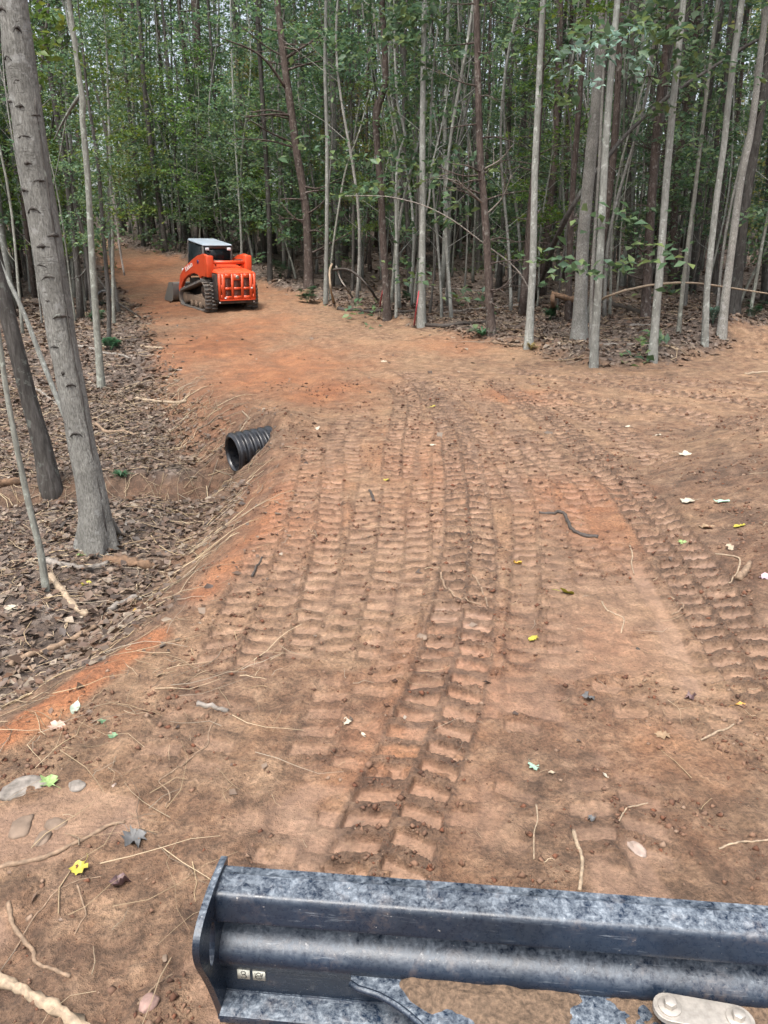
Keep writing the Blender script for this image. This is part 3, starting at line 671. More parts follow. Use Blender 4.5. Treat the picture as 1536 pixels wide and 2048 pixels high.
t2 = [(102, 978, 42), (86, 900, 36), (59, 800, 33), (28, 680, 31), (2, 580, 31), (-34, 460, 28)]
photo_tree('oak_tree', 'dark rough barked trunk behind the thick grey one, leaning out of frame', 'tree', t2, 'bark_dark', 15, 14, 0.12, None)
t3 = [(92, 1178, 14), (80, 1100, 13), (58, 1010, 12.5), (37, 912, 12), (15, 795, 11), (0, 690, 10), (-14, 590, 9)]
photo_tree('sapling', 'slim grey sapling in front of the thick trunk, foot beside broken branches', 'sapling', t3, 'bark_sap', 9, 8, 0.2, None)
t4 = [(152, 882, 11), (118, 805, 10.5), (80, 710, 10), (45, 620, 9), (0, 527, 8), (-30, 460, 7)]
photo_tree('sapling', 'pale leaning sapling pole that crosses behind the thick grey trunk', 'sapling', t4, 'bark_pale', 6, 8, 0.1, None)
photo_tree('sapling', 'crooked sapling with a swollen elbow, tallest of the clump beside the dirt road', 'sapling', [(203, 776, 15), (197, 700, 14), (190, 600, 13.5), (182, 480, 12.5), (175, 350, 11.5), (165, 240, 11), (166, 205, 14), (160, 165, 11), (150, 90, 10.5), (137, 0, 9)], 'bark_sap', 11, 10, 0.2, 'under1',
           [([(160, 190, 0), (128, 240, .3), (108, 280, .5)], 7, 1), ([(150, 90, 0), (135, 40, .2), (128, -30, .4)], 6, 0)], leaf_sprays=[(1, 1, [(70, 20), (95, 60), (105, 95), (82, 110), (75, 150), (100, 30), (60, 60)], -1.2, 16, .28, .15, 'leaf_bright')])
photo_tree('sapling', 'grey sapling rising past the dark pipe end, next to the thick trunk', 'sapling', [(166, 622, 11), (160, 560, 10.5), (154, 510, 10), (150, 458, 9.5), (146, 400, 9), (138, 250, 8.5), (122, 90, 8), (115, 0, 7)], 'bark_pale', 12, 8, 0.2, 'under0')
photo_tree('sapling', 'mossy grey trunk just right of the thick trunk, foot on the far verge', 'tree', [(143, 548, 11), (138, 500, 10), (135, 458, 9.5), (130, 380, 9), (126, 200, 8.5), (118, 0, 8)], 'bark_dark', 13, 8, 0.2, 'hard1')
photo_tree('sapling', 'bowed dark sapling in front of the dark pipe end', 'sapling', [(218, 692, 9), (218, 640, 9), (216, 580, 8.5), (208, 490, 8), (203, 420, 8), (196, 330, 7.5), (186, 262, 7), (175, 190, 6), (168, 120, 5)], 'bark_dark', 7, 8, 0.2, 'under3')
photo_tree('sapling', 'thin straight sapling nearest the road edge, beside the bowed one', 'sapling', [(228, 648, 7), (226, 560, 6.5), (225, 458, 6), (222, 380, 6), (218, 250, 5), (214, 120, 4.5)], 'bark_sap', 8, 6, 0.2, 'under2')
photo_tree('sapling', 'dark sapling with its foot hidden by the crooked elbow sapling', 'sapling', [(187, 640, 8), (180, 570, 8), (172, 500, 8), (160, 440, 7.5), (148, 390, 7), (140, 330, 6)], 'bark_dark', 7, 6, 0.2, 'under3',
           [([(178, 530, 0), (160, 552, 0), (136, 560, .2)], 4, 0), ([(180, 533, 0), (230, 600, .1), (288, 642, .3), (292, 690, .5)], 4, 2)])
# behind the loader
pineL = [(425, 478, 22), (418, 410, 21), (410, 342, 20), (398, 205, 18), (393, 68, 17), (390, 0, 16)]
photo_tree('pine_tree', 'tall reddish pine trunk rising directly behind the loader cab', 'tree', pineL, 'bark_pine', 19, 12, 0.3, 'pine0', dead_limbs(pineL, 21, 16, 4, 90))
for k, (pts, bk, lab) in enumerate([
    ([(331, 503, 11), (321, 424, 10.5), (304, 308, 10), (290, 188, 9.5), (282, 80, 9)], 'bark_dark', 'leaning grey trunk on the bank above the loader bucket'),
    ([(245, 470, 9), (235, 390, 8.5), (222, 308, 8), (208, 180, 7)], 'bark_dark', 'slim dark trunk where the road bends out of sight'),
    ([(287, 492, 8), (277, 380, 8), (262, 260, 7), (250, 130, 7)], 'bark_dark', 'slim dark trunk midway between the road bend and loader'),
    ([(371, 486, 10), (363, 400, 10), (347, 260, 9), (335, 130, 8)], 'bark_dark', 'dark slanting trunk just left of the loader cab roof'),
    ([(352, 482, 8), (345, 390, 8), (334, 280, 7), (322, 150, 7)], 'bark_pine', 'thinner dark trunk left of the slanting one by the cab'),
    ([(502, 510, 10), (496, 400, 9), (482, 250, 9), (472, 100, 8)], 'bark_dark', 'grey trunk seen over the right loader arm')]):
    photo_tree('forest_tree', lab, 'tree', pts, bk, 16, 8, 0.25, 'hard%d' % (k % 4))
# centre
pineA = [(618, 576, 18), (616, 500, 17), (611, 410, 16), (594, 308, 15.5), (580, 205, 15), (570, 137, 14), (558, 34, 13)]
photo_tree('pine_tree', 'crooked dark pine with many bare dead limbs right of the loader', 'tree', pineA, 'bark_pine', 18, 12, 0.3, 'pine1',
           dead_limbs(pineA, 5, 20, 4.5, 80) + [([(585, 285, 0), (540, 265, -.4), (500, 240, -.8)], 5, 2), ([(590, 295, 0), (530, 280, -.3), (462, 278, -.6)], 4, 2), ([(575, 180, 0), (520, 110, -.5), (440, 75, -1)], 6, 3), ([(566, 120, 0), (620, 85, 0), (655, 60, .2)], 6, 2)])
photo_tree('sapling', 'pale greenish pole sapling on the road edge beside the fern', 'sapling', [(651, 607, 9), (653, 500, 8.5), (654, 410, 8), (654, 273, 7.5), (650, 137, 7), (652, 0, 6.5)], 'bark_pale', 12, 8, 0.25, 'under0')
photo_tree('poplar_tree', 'straight grey trunk close behind the pale pole sapling', 'tree', [(675, 568, 14), (671, 376, 13), (667, 239, 12), (664, 103, 11), (662, 0, 10)], 'bark_grey', 17, 10, 0.3, 'hard2')
photo_tree('forest_tree', 'black slender trunk between the grey trunk and the crooked one', 'tree', [(682, 515, 11), (679, 400, 10), (678, 273, 9.5), (679, 68, 9), (679, 0, 9)], 'bark_dark', 17, 8, 0.25, 'hard3')
photo_tree('sapling', 'thin pale stem bowed right across the grey trunk', 'sapling', [(661, 600, 5), (660, 547, 5), (672, 450, 4.5), (691, 342, 4.5), (719, 262, 4), (740, 180, 3)], 'bark_sap', 6, 6, 0.1, 'under2')
photo_tree('oak_tree', 'dark trunk with a sharp elbow halfway up, next to the red flagging', 'tree', [(775, 640, 16), (772, 575, 15), (768, 513, 14.5), (761, 376, 14), (753, 273, 13.5), (754, 218, 16), (764, 190, 14), (771, 160, 13), (769, 100, 12.5), (765, 34, 12), (764, 0, 12)], 'bark_pine', 16, 10, 0.25, 'hard1')
photo_tree('forest_tree', 'grey trunk standing right behind the elbowed dark trunk', 'tree', [(763, 505, 12), (758, 400, 11), (752, 270, 10), (748, 100, 9)], 'bark_dark', 17, 8, 0.25, 'hard3')
photo_tree('sapling', 'wiggly slender sapling between the elbowed trunk and the pale poplar', 'sapling', [(792, 634, 6), (793, 500, 6), (792, 376, 6), (798, 308, 6), (810, 275, 6), (805, 246, 5.5), (795, 205, 5), (790, 120, 4.5), (788, 0, 4)], 'bark_pale', 10, 6, 0.2, 'under0')
photo_tree('poplar_tree', 'pale straight poplar with the long red stake leaning on it', 'tree', [(843, 652, 15), (844, 540, 13.5), (845, 444, 12.5), (845, 239, 11.5), (847, 103, 10.5), (849, 0, 10)], 'bark_pale', 18, 12, 0.35, 'hard0',
           [([(846, 440, .2), (858, 400, .2), (862, 342, .2), (873, 294, .2), (886, 239, .2), (903, 144, .2)], 5, 2)])
photo_tree('sapling', 'thin crooked stem rising beside the foot of the pale poplar', 'sapling', [(828, 606, 5.5), (832, 560, 5), (838, 510, 5), (842, 460, 4.5), (850, 400, 4), (856, 330, 3)], 'bark_sap', 5, 6, 0.1, None)
pineB = [(983, 668, 17), (979, 600, 16), (975, 513, 15), (968, 403, 14.5), (961, 325, 14), (957, 205, 13), (955, 103, 12.5), (953, 0, 12)]
photo_tree('pine_tree', 'dark pine with pale dead twigs standing right of the pale poplar', 'tree', pineB, 'bark_pine', 18, 12, 0.3, 'pine2',
           dead_limbs(pineB, 9, 20, 4, 70) + [([(970, 410, 0), (930, 375, -.3), (905, 355, -.6)], 4, 2, 'wood_grey'), ([(965, 340, 0), (1000, 320, -.2), (1025, 290, -.5)], 4, 2, 'wood_grey'), ([(972, 430, 0), (1005, 395, -.2), (1022, 350, -.4)], 4, 2, 'wood_grey')])
for k, (pts, bk, lab) in enumerate([
    ([(957, 540, 11), (954, 420, 10), (950, 250, 10), (946, 60, 9)], 'bark_dark', 'dark trunk half hidden by the pine with pale twigs'),
    ([(917, 512, 11), (915, 400, 10), (914, 308, 10), (911, 120, 9)], 'bark_dark', 'dark trunk left of the pine with pale twigs'),
    ([(815, 530, 9), (818, 420, 9), (817, 300, 8), (812, 120, 8)], 'bark_dark', 'black trunk seen just left of the pale poplar'),
    ([(715, 505, 7), (713, 400, 7), (708, 280, 6), (706, 100, 6)], 'bark_dark', 'very thin dark trunk midway between grey and elbowed trunks'),
    ([(1020, 560, 10), (1022, 430, 10), (1018, 280, 9), (1014, 100, 9)], 'bark_dark', 'dark trunk between the twiggy pine and pale poplar by the road'),
    ([(1130, 560, 9), (1132, 420, 9), (1137, 250, 8), (1142, 60, 8)], 'bark_pine', 'thin dark trunk left of the thickest grey trunk'),
    ([(1263, 576, 12), (1259, 470, 11), (1257, 371, 11), (1262, 180, 10), (1266, 0, 9)], 'bark_dark', 'black trunk right of the twin grey trunks'),
    ([(540, 560, 10), (538, 430, 10), (530, 280, 9), (520, 120, 9)], 'bark_dark', 'dark trunk just right of the loader'),
    ([(1237, 560, 7), (1240, 400, 7), (1247, 250, 6), (1255, 80, 6)], 'bark_dark', 'very thin dark trunk close right of the twin grey trunks')]):
    photo_tree('forest_tree', lab, 'tree', pts, bk, 17, 8, 0.25, ['hard1', 'pine1', 'hard3', 'hard0', 'pine2', 'hard2', 'hard1', 'hard3', 'pine0'][k])
# right
photo_tree('poplar_tree', 'slim pale trunk at the road edge with grass tuft at its foot', 'tree', [(1057, 694, 16), (1062, 600, 14.5), (1066, 520, 14), (1070, 334, 13), (1077, 186, 12), (1086, 0, 11)], 'bark_pale', 18, 12, 0.3, 'hard2')
photo_tree('oak_tree', 'thickest straight grey trunk in the right hand forest', 'tree', [(1158, 680, 29), (1162, 580, 25), (1166, 482, 24), (1179, 334, 23), (1194, 186, 21.5), (1207, 0, 20)], 'bark_grey', 19, 16, 0.3, 'hard0')
photo_tree('poplar_tree', 'grey trunk standing foremost at the junction corner, mud at its foot', 'tree', [(1187, 735, 17), (1191, 660, 16), (1198, 557, 15), (1207, 371, 14.5), (1216, 223, 14), (1235, 0, 12)], 'bark_pale', 18, 12, 0.2, 'hard1',
           leaf_sprays=[(2, 2, [(1130, 115), (1160, 95), (1185, 80), (1210, 95), (1240, 75), (1265, 70), (1150, 140), (1195, 120), (1220, 60), (1285, 115), (1260, 140), (1120, 140), (1180, 165), (1235, 110)], -2.2, 9, .2, .13, 'leaf_teal')])
photo_tree('sapling', 'thin grey stem squeezed between the two right hand grey trunks', 'sapling', [(1181, 700, 7), (1184, 557, 7), (1192, 430, 6.5), (1198, 334, 6), (1205, 180, 5.5), (1210, 60, 5)], 'bark_grey', 11, 6, 0.2, 'under2')
p4 = [(1291, 634, 18), (1295, 530, 17), (1302, 408, 16), (1313, 260, 15), (1330, 111, 14), (1343, 0, 13)]
photo_tree('pine_tree', 'reddish pine trunk just behind the pale leaning poplar on the right', 'tree', p4, 'bark_pine', 19, 12, 0.3, 'pine0', dead_limbs(p4, 31, 14, 4, 70))
photo_tree('poplar_tree', 'pale leaning poplar in front of the reddish pine, bent pole behind it', 'tree', [(1305, 722, 17), (1312, 630, 16), (1320, 538, 15), (1335, 334, 14), (1352, 148, 13), (1367, 0, 12)], 'bark_pale', 18, 12, 0.25, 'hard2')
p6 = [(1346, 560, 15), (1348, 450, 14.5), (1354, 353, 14), (1372, 223, 13), (1391, 74, 12), (1398, 0, 12)]
photo_tree('pine_tree', 'dark pine deeper in, right of the pale leaning poplar', 'tree', p6, 'bark_pine', 18, 10, 0.3, 'pine1', dead_limbs(p6, 33, 12, 3.5, 60))
photo_tree('sapling', 'slender leaning grey stem between two pale poplars on the right', 'sapling', [(1357, 666, 9), (1364, 590, 8.5), (1372, 520, 8), (1391, 371, 7.5), (1409, 223, 7), (1435, 0, 6)], 'bark_sap', 13, 8, 0.2, 'under0')
photo_tree('poplar_tree', 'pale spotted poplar where the side road leaves the frame', 'tree', [(1409, 690, 13), (1412, 620, 12.5), (1416, 557, 12), (1432, 408, 12), (1447, 297, 12), (1461, 167, 12), (1484, 0, 12)], 'bark_pale', 18, 10, 0.25, 'hard0')
photo_tree('poplar_tree', 'lichened grey trunk leaning towards the right frame edge', 'tree', [(1443, 670, 17), (1450, 600, 16), (1458, 538, 15), (1480, 371, 14), (1502, 260, 13.5), (1521, 111, 13), (1534, 0, 12)], 'bark_grey', 18, 12, 0.3, 'hard2')
photo_tree('oak_tree', 'stout brown grey trunk behind the lichened leaning one', 'tree', [(1467, 628, 22), (1478, 520, 20), (1491, 408, 19), (1510, 290, 18), (1527, 186, 17), (1550, 20, 16)], 'bark_dark', 18, 12, 0.3, 'hard3')
photo_tree('sapling', 'thin dead stem leaning near the right frame edge', 'sapling', [(1499, 634, 7), (1512, 560, 7), (1524, 490, 6.5), (1536, 430, 6), (1556, 330, 5)], 'bark_sap', 5, 6, 0.1, None)
photo_tree('forest_tree', 'dark trunk at the very right frame edge', 'tree', [(1528, 600, 14), (1533, 480, 13), (1540, 300, 12), (1548, 120, 12)], 'bark_dark', 16, 8, 0.2, 'hard3')
photo_tree('forest_tree', 'slim dark trunk behind the pale spotted poplar', 'tree', [(1430, 590, 9), (1434, 480, 9), (1443, 330, 8), (1452, 150, 8)], 'bark_dark', 16, 8, 0.2, 'hard1')

# single poles and fallen wood: photo path, distance offset at each point, width
def pole(name, label, cat, pts, mat, w0, w1, sides=7, jit=0.13, group=None, ground=False, sink=0.32, m=5, parts=()):
    """pts (x, y, Y or None for on the ground)"""
    P = []; D = []
    for q in pts:
        p = at(q[0], q[1]) if len(q) < 3 or q[2] is None else at_y(q[0], q[1], q[2]); P.append(p); D.append(p[1])
    P = smooth_path(P, m); dep = np.array([np.dot(p - _C, _F) for p in P]); R = np.linspace(w0, w1, len(P)) * 0.5 * dep / FPX * (1 + 0.8 * jit * np.random.RandomState(abs(int(pts[0][0])) + 3).randn(len(P)).clip(-1.5, 1.5))
    if ground:
        P[:, 2] = np.maximum(P[:, 2], height(P[:, 0], P[:, 1]) + R * (1 - sink * 2) )
    o = P[0].copy(); mb = MB(); mb.tube(P - o, R, sides, True, int(pts[0][0] + pts[0][1]), jit)
    obj = mb.build(name, M[mat], None, True, loc=o); tag(obj, label, cat, group); return obj
pole('leaning_dead_tree', 'long dark dead trunk leaning diagonally across the right hand forest', 'dead tree', [(1070, 602), (1127, 445, 19.5), (1220, 308, 20), (1313, 212, 20.5), (1421, 137, 21), (1525, 74, 21.5), (1600, 40, 22)], 'bark_dark', 10, 6)
pole('bent_sapling', 'pale bent pole arching low between the grey trunks on the right', 'dead sapling', [(1168, 624), (1213, 594, 18.5), (1276, 575, 18.8), (1332, 567, 19), (1387, 566, 19.2), (1443, 573, 19.4), (1540, 588, 19.5)], 'wood_pale', 5.5, 3)
pole('arched_branch', 'black arched vine over the leaf litter left of the elbowed trunk', 'branch', [(664, 540, 23), (690, 538, 22.8), (712, 548, 22.6), (738, 575, 22.3), (757, 603)], 'wood_dark', 5, 4)
pole('arched_branch', 'thin long bare branch drooping across the pale poplar', 'branch', [(690, 392, 19), (760, 392, 19), (800, 398, 18.8), (850, 412, 18.6), (905, 440, 18.4), (965, 485, 18.2), (1030, 535, 18), (1065, 590, 17.9)], 'wood_grey', 1.8, 3.2)
pole('dead_branch', 'pale broken branch propped by the fern sapling', 'branch', [(668, 606), (662, 580, 22.6), (659, 545, 22.8), (664, 528, 23)], 'wood_pale', 5, 4)
pole('dead_branch', 'grey crooked branch arching from sapling to litter beside black vine', 'branch', [(672, 532, 23), (682, 560, 22.9), (692, 575, 22.6), (705, 596)], 'wood_grey', 3.5, 3)
pole('hanging_branch', 'broken pale stick hanging point down over the road bend', 'branch', [(249, 551, 20), (240, 500, 20), (233, 440, 20), (226, 390, 20)], 'wood_grey', 4, 6)
# red flagging
pole('survey_stake', 'long red survey stake leaning against the pale poplar', 'stake', [(828, 652), (833, 615, 19.2), (838, 582, 19.4)], 'red_paint', 3.0, 2.4, 6, 0.0)
pole('survey_stake', 'short faded red stake standing left of the elbowed trunk', 'stake', [(760, 614), (763, 593, 21.5), (767, 575, 21.5)], 'red_paint', 3, 2.4, 6, 0.0)

# ------------------------------------------------------------------ the forest behind: each tree a thing
PTS = [(-2.26 * 1.2, 6.9)]
def forest():
    rs = np.random.RandomState(17); taken = []
    def zone(x, y):
        a = x / y
        return 'left of the dirt road' if a < -0.3 else 'behind the loader' if a < -0.13 else 'in the middle of the picture' if a < 0.1 else 'behind the junction' if a < 0.3 else 'at the right hand edge'
    def scatter(n, y0, y1, gap, key_f, name, lab, cat, s0, s1, margin, powr=1.0, cond=None):
        k = 0; tries = 0
        while k < n and tries < n * 60:
            tries += 1; y = y0 + (y1 - y0) * rs.rand() ** powr; x = (rs.rand() * 2 - 1) * (0.56 * y + 1.5)
            if road_sd(np.array([x]), np.array([y]))[0] < margin: continue
            if cond and not cond(x, y): continue
            if any((x - a) ** 2 + (y - b) ** 2 < gap * gap for a, b in taken): continue
            if y < 21 and x < 0 and abs(x / y + 0.33) > 0.35: continue
            taken.append((x, y)); key = key_f(rs); s = s0 + (s1 - s0) * rs.rand()
            dist = 'near' if y < 27 else 'further' if y < 42 else 'farthest'
            l = lab(key, dist, zone(x, y))
            place_kind(key, name, (x, y, float(macro(x, y)) - 0.03), rs.rand() * 6.28, s, 0.85 + 0.3 * rs.rand(), l, cat, cat + ' crowd: ' + l[:60])
            e = bpy.context.view_layer
            k += 1
    tone = {'hard0': 'grey', 'hard1': 'dark', 'hard2': 'pale', 'hard3': 'blackish'}
    scatter(215, 21, 60, 0.6, lambda r: ['hard0', 'hard1', 'hard3', 'hard1', 'hard3', 'hard2'][r.randint(6)], 'forest_tree', lambda k, d, z: '%s straight trunk among the %s forest trees %s' % (tone[k], d, z), 'tree', 0.4, 1.15, 1.0, 0.85)
    scatter(80, 20, 60, 0.75, lambda r: 'pine%d' % r.randint(3), 'pine_tree', lambda k, d, z: 'twiggy brown pine trunk among the %s forest trees %s' % (d, z), 'tree', 0.5, 1.2, 1.0, 0.8)
    tp = {'pole0': 'greenish', 'pole1': 'pale', 'pole2': 'grey', 'pole3': 'blackish'}
    scatter(250, 19, 48, 0.3, lambda r: 'pole%d' % r.randint(4), 'pole_sapling', lambda k, d, z: 'thin %s bare pole among the %s trees %s' % (tp[k], d, z), 'sapling', 0.6, 1.5, 0.7, 0.9)
    tu = {'under0': 'leafy green', 'under1': 'dark stemmed green', 'under2': 'bright green', 'under3': 'deep green', 'under4': 'yellowing'}
    scatter(120, 22, 62, 0.5, lambda r: ['under0', 'under1', 'under2', 'under3', 'under0', 'under1', 'under3', 'under2', 'under0', 'under1', 'under3', 'under2', 'under0', 'under1', 'under3', 'under4'][r.randint(16)], 'understory_tree', lambda k, d, z: '%s young tree among the %s undergrowth %s' % (tu[k], d, z), 'young tree', 0.7, 1.3, 1.2, 0.85)
    scatter(60, 24, 50, 0.4, lambda r: ['under0', 'under2', 'under3', 'under1'][r.randint(4)], 'understory_tree', lambda k, d, z: '%s young tree among the %s undergrowth %s' % (tu[k], d, z), 'young tree', 0.8, 1.4, 1.0, 1.0, lambda x, y: x < -0.1 * y)
forest()

def far_woods():
    rs = np.random.RandomState(23); n = 4200
    y = 52 + 40 * rs.rand(n); x = (rs.rand(n) * 2 - 1) * (0.6 * y + 6); z = macro(x, y) + 0.3 + 27 * rs.rand(n) ** 0.85
    V, F = sprays(rs, np.stack([x, y, z], 1), 26, 1.1, 0.36, 0.5, 0.6)
    o = ob('far_woods', mesh_np('far_woods', V, F, M['leaf'])); tag(o, 'far green mass of the woods closing the view behind the trunks', 'woods', None, 'stuff')
far_woods()

# ------------------------------------------------------------------ leaf litter, twigs, clods: what nobody could count
def litter_layer():
    rs = np.random.RandomState(31); P = []
    def sample(n, xr, yr, keep, powr=1.0):
        y = yr[0] + (yr[1] - yr[0]) * rs.rand(n) ** powr; x = xr[0] + (xr[1] - xr[0]) * rs.rand(n)
        m = (np.abs(x) < 0.56 * y + 0.9) & keep(x, y); return x[m], y[m]
    off = lambda lo: (lambda x, y: (road_sd(x, y) + 0.5 * fbm(x, y, 0.8, 3, 90) - lit_off(x, y) * (0.4 + 0.75 * rs.rand(len(x))) > lo) & (seg_t(x, y, DITCH)[0] > 0.42 + 0.35 * rs.rand(len(x))))
    X = []; Y = []; S = []
    for n, xr, yr, k, pw, s in [(46000, (-9, 0), (2.2, 14), off(0.12), 1, .056), (30000, (-12, 12), (13, 24), off(0.1), 1, .085), (22000, (-24, 24), (22, 48), off(0.1), 1.2, .13),
                                (1700, (-3, 0.2), (2.0, 12), lambda x, y: np.abs(road_sd(x, y) + 0.12) < 0.35 * rs.rand(len(x)) ** 2 + .05, 1, .04), (1300, (-9, 9), (12, 26), lambda x, y: np.abs(road_sd(x, y) + 0.2) < 0.9 * rs.rand(len(x)) ** 2, 1, .08),
                                (300, (-3, 8), (2.0, 16), lambda x, y: road_sd(x, y) < 0, 1.2, .032), (260, (-9, 8), (9, 26), lambda x, y: road_sd(x, y) < 0, 1, .07)]:
        x, y = sample(n, xr, yr, k, pw); X.append(x); Y.append(y); S.append(np.full(len(x), s))
    X = np.concatenate(X); Y = np.concatenate(Y); S = np.concatenate(S)
    Z = height(X, Y) + 0.008 + 0.022 * rs.rand(len(X)) * sstep(0, .6, road_sd(X, Y))
    N = np.tile([0, 0, 1.0], (len(X), 1)) + rs.randn(len(X), 3) * 0.32
    S = S * np.exp(0.34 * rs.randn(len(S)).clip(-2, 1.6))
    V, F = leaf_cloud(np.stack([X, Y, Z], 1), N, S, rs, 0.7, 0.12)
    V = V + rs.randn(*V.shape) * np.repeat(S, 4)[:, None] * 0.07
    o = ob('leaf_litter', mesh_np('leaf_litter', V, F, M['litter'])); tag(o, 'brown dead leaves carpeting the forest floor', 'leaf litter', None, 'stuff')

def twig_layer():
    rs = np.random.RandomState(41); mb = MB()
    def put(n, gen, Lr, r0):
        k = 0; t = 0; C = []
        while len(C) < n and t < 40:
            t += 1; x, y = gen(n); m = (np.abs(x) < 0.56 * y + 0.9); C += list(zip(x[m], y[m]))
        C = np.array(C[:n]); m = len(C); ns = 5
        L = Lr[0] + (Lr[1] - Lr[0]) * rs.rand(m) ** 2; a = rs.rand(m) * 6.283; pts = np.zeros((m, ns, 2)); pts[:, 0] = C
        for i in range(1, ns):
            a = a + rs.randn(m) * 0.32; pts[:, i] = pts[:, i - 1] + (L / (ns - 1))[:, None] * np.stack([np.cos(a), np.sin(a)], 1)
        z = height(pts[..., 0].ravel(), pts[..., 1].ravel()).reshape(m, ns) + 0.004 + 0.018 * rs.rand(m, 1) + 0.012 * rs.rand(m, ns)
        P = np.concatenate([pts, z[..., None]], 2); r = r0 * (0.5 + rs.rand(m)) * (0.6 + 0.25 * np.clip(C[:, 1] / 8, 0, 3))
        for j in range(m):
            V, Q, T = tube_arrays(P[j], np.linspace(r[j], r[j] * .4, ns), 3, False); mb.add(V, Q)
    def rg(x0, x1, y0, y1, cond):
        def g(n):
            x = x0 + (x1 - x0) * rs.rand(n * 3); y = y0 + (y1 - y0) * rs.rand(n * 3); m = cond(road_sd(x, y)); return x[m], y[m]
        return g
    put(1900, rg(-7, -.8, 2.5, 14, lambda s: s > 0.2), (0.12, 0.8), 0.0055)
    put(110, rg(-3.2, 0, 2, 13, lambda s: np.abs(s - .1) < 0.6), (0.05, 0.34), 0.003)
    put(600, rg(-10, 10, 13, 26, lambda s: s > 0.05), (0.3, 1.5), 0.006)
    put(330, rg(-3, 5, 1.9, 9, lambda s: s < 0), (0.04, 0.25), 0.0022)
    put(140, rg(-3, -0.5, 1.6, 4.2, lambda s: s < 0.2), (0.1, 0.5), 0.003)
    o = mb.build('twig_litter', M['twig']); tag(o, 'fine dry twigs and roots strewn over soil and litter', 'twigs', None, 'stuff')

def clod_layer():
    rs = np.random.RandomState(51); n = 70000
    y = 1.3 + 12 * rs.rand(n) ** 1.6; x = (rs.rand(n) * 2 - 1) * (0.52 * y + 0.7); sd = road_sd(x, y)
    dz, pk, rid = ground_detail(x, y, sd)
    m = (sd < 0.25) & (pk < 0.25) & (rs.rand(n) < 0.05 + 0.7 * rid + 0.9 * sstep(0.0, 0.35, fbm(x, y, 0.45, 4, 33))); x, y, dz = x[m], y[m], dz[m]; n = len(x)
    z = macro(x, y) + dz; s = 0.0035 + 0.014 * rs.rand(n) ** 4.5; s *= 0.8 + 0.06 * y
    oct_ = np.array([(1, 0, 0), (-1, 0, 0), (0, 1, 0), (0, -1, 0), (0, 0, 1), (0, 0, -1.0)]); F0 = np.array([(0, 2, 4), (2, 1, 4), (1, 3, 4), (3, 0, 4), (2, 0, 5), (1, 2, 5), (3, 1, 5), (0, 3, 5)])
    V = oct_[None] * (s[:, None, None] * (0.6 + 0.8 * rs.rand(n, 6, 1))) + rs.randn(n, 6, 3) * s[:, None, None] * 0.22
    V[..., 2] *= 0.75; V += np.stack([x, y, z + s * .25], 1)[:, None]
    o = ob('soil_clods', mesh_np('soil_clods', V.reshape(-1, 3), (F0[None] + np.arange(n)[:, None, None] * 6).reshape(-1, 3), M['clod'])); tag(o, 'loose crumbs of red brown soil on the road', 'soil crumbs', None, 'stuff')
litter_layer(); twig_layer(); clod_layer()

# ------------------------------------------------------------------ sticks, roots and logs that can be pointed at
G = dict(ground=True)
pole('stick', 'dark bent stick lying across the right wheel lane of the road', 'stick', [(1078, 1025), (1110, 1030), (1130, 1036), (1142, 1058), (1165, 1070), (1196, 1076)], 'wood_dark', 6, 8, **G)
pole('root', 'pale curled root beside the middle track prints', 'root', [(882, 1152), (886, 1168), (900, 1186), (918, 1197), (936, 1202), (962, 1210)], 'wood_root', 5, 3, **G)
pole('root', 'pale curved root lying right of the curled root', 'root', [(945, 1150), (958, 1168), (966, 1188), (976, 1214)], 'wood_root', 4.5, 3.5, **G)
pole('stick', 'pale stick pointing at the top edge of the black blade', 'stick', [(1147, 1662), (1153, 1690), (1164, 1718), (1163, 1748), (1159, 1785)], 'wood_pale', 8, 8, **G)
pole('root', 'thin upright root line left of the pale stick by the blade', 'root', [(1072, 1614), (1075, 1642), (1068, 1668), (1068, 1718)], 'wood_pale', 3.6, 2.6, **G)
pole('root', 'small arched root right of the pale stick by the blade', 'root', [(1238, 1642), (1250, 1622), (1272, 1612), (1296, 1606)], 'wood_pale', 3, 3.5, **G)
pole('stick', 'short pale stick beside the right hand mud prints', 'stick', [(1402, 1480), (1430, 1467), (1452, 1459), (1468, 1448)], 'wood_pale', 5.5, 3.5, **G)
pole('root', 'thin pale root leaving the right frame edge above the blade', 'root', [(1438, 1697), (1466, 1692), (1490, 1683), (1515, 1686), (1545, 1684)], 'wood_pale', 4.5, 4, **G)
pole('stick', 'short thick dark stick on bare soil left of the road centre', 'stick', [(396, 1413), (425, 1418), (456, 1427)], 'wood_grey', 11, 9, **G)
pole('root', 'long thread root winding down from the short thick stick', 'root', [(434, 1440), (418, 1466), (416, 1490), (396, 1505), (366, 1530), (345, 1545), (318, 1562), (335, 1580), (340, 1598), (330, 1614)], 'wood_root', 3.2, 3, **G)
pole('root', 'thick brown root running in from the left frame edge', 'root', [(-20, 1742), (40, 1728), (90, 1717), (140, 1694), (190, 1668), (220, 1650), (250, 1644)], 'wood_root', 12, 7, **G)
pole('root', 'knotted grey brown root in the bottom left soil', 'root', [(18, 1812), (26, 1850), (48, 1882), (66, 1902), (72, 1926), (105, 1944), (142, 1960)], 'wood_root', 10, 7, **G)
pole('root', 'frayed shaggy root in the bottom left corner', 'root', [(-20, 1948), (30, 1975), (80, 2005), (130, 2035), (190, 2072)], 'wood_pale', 20, 24, 10, 0.22, **G)
pole('root', 'thin straight root above the pinkish stone', 'root', [(276, 2014), (300, 1990), (322, 1966), (345, 1948)], 'wood_root', 4.5, 3, **G)
pole('root', 'arched thin root sprig in the lower left soil', 'root', [(155, 1772), (166, 1806), (172, 1830), (160, 1850), (150, 1868)], 'wood_root', 4, 3, **G)
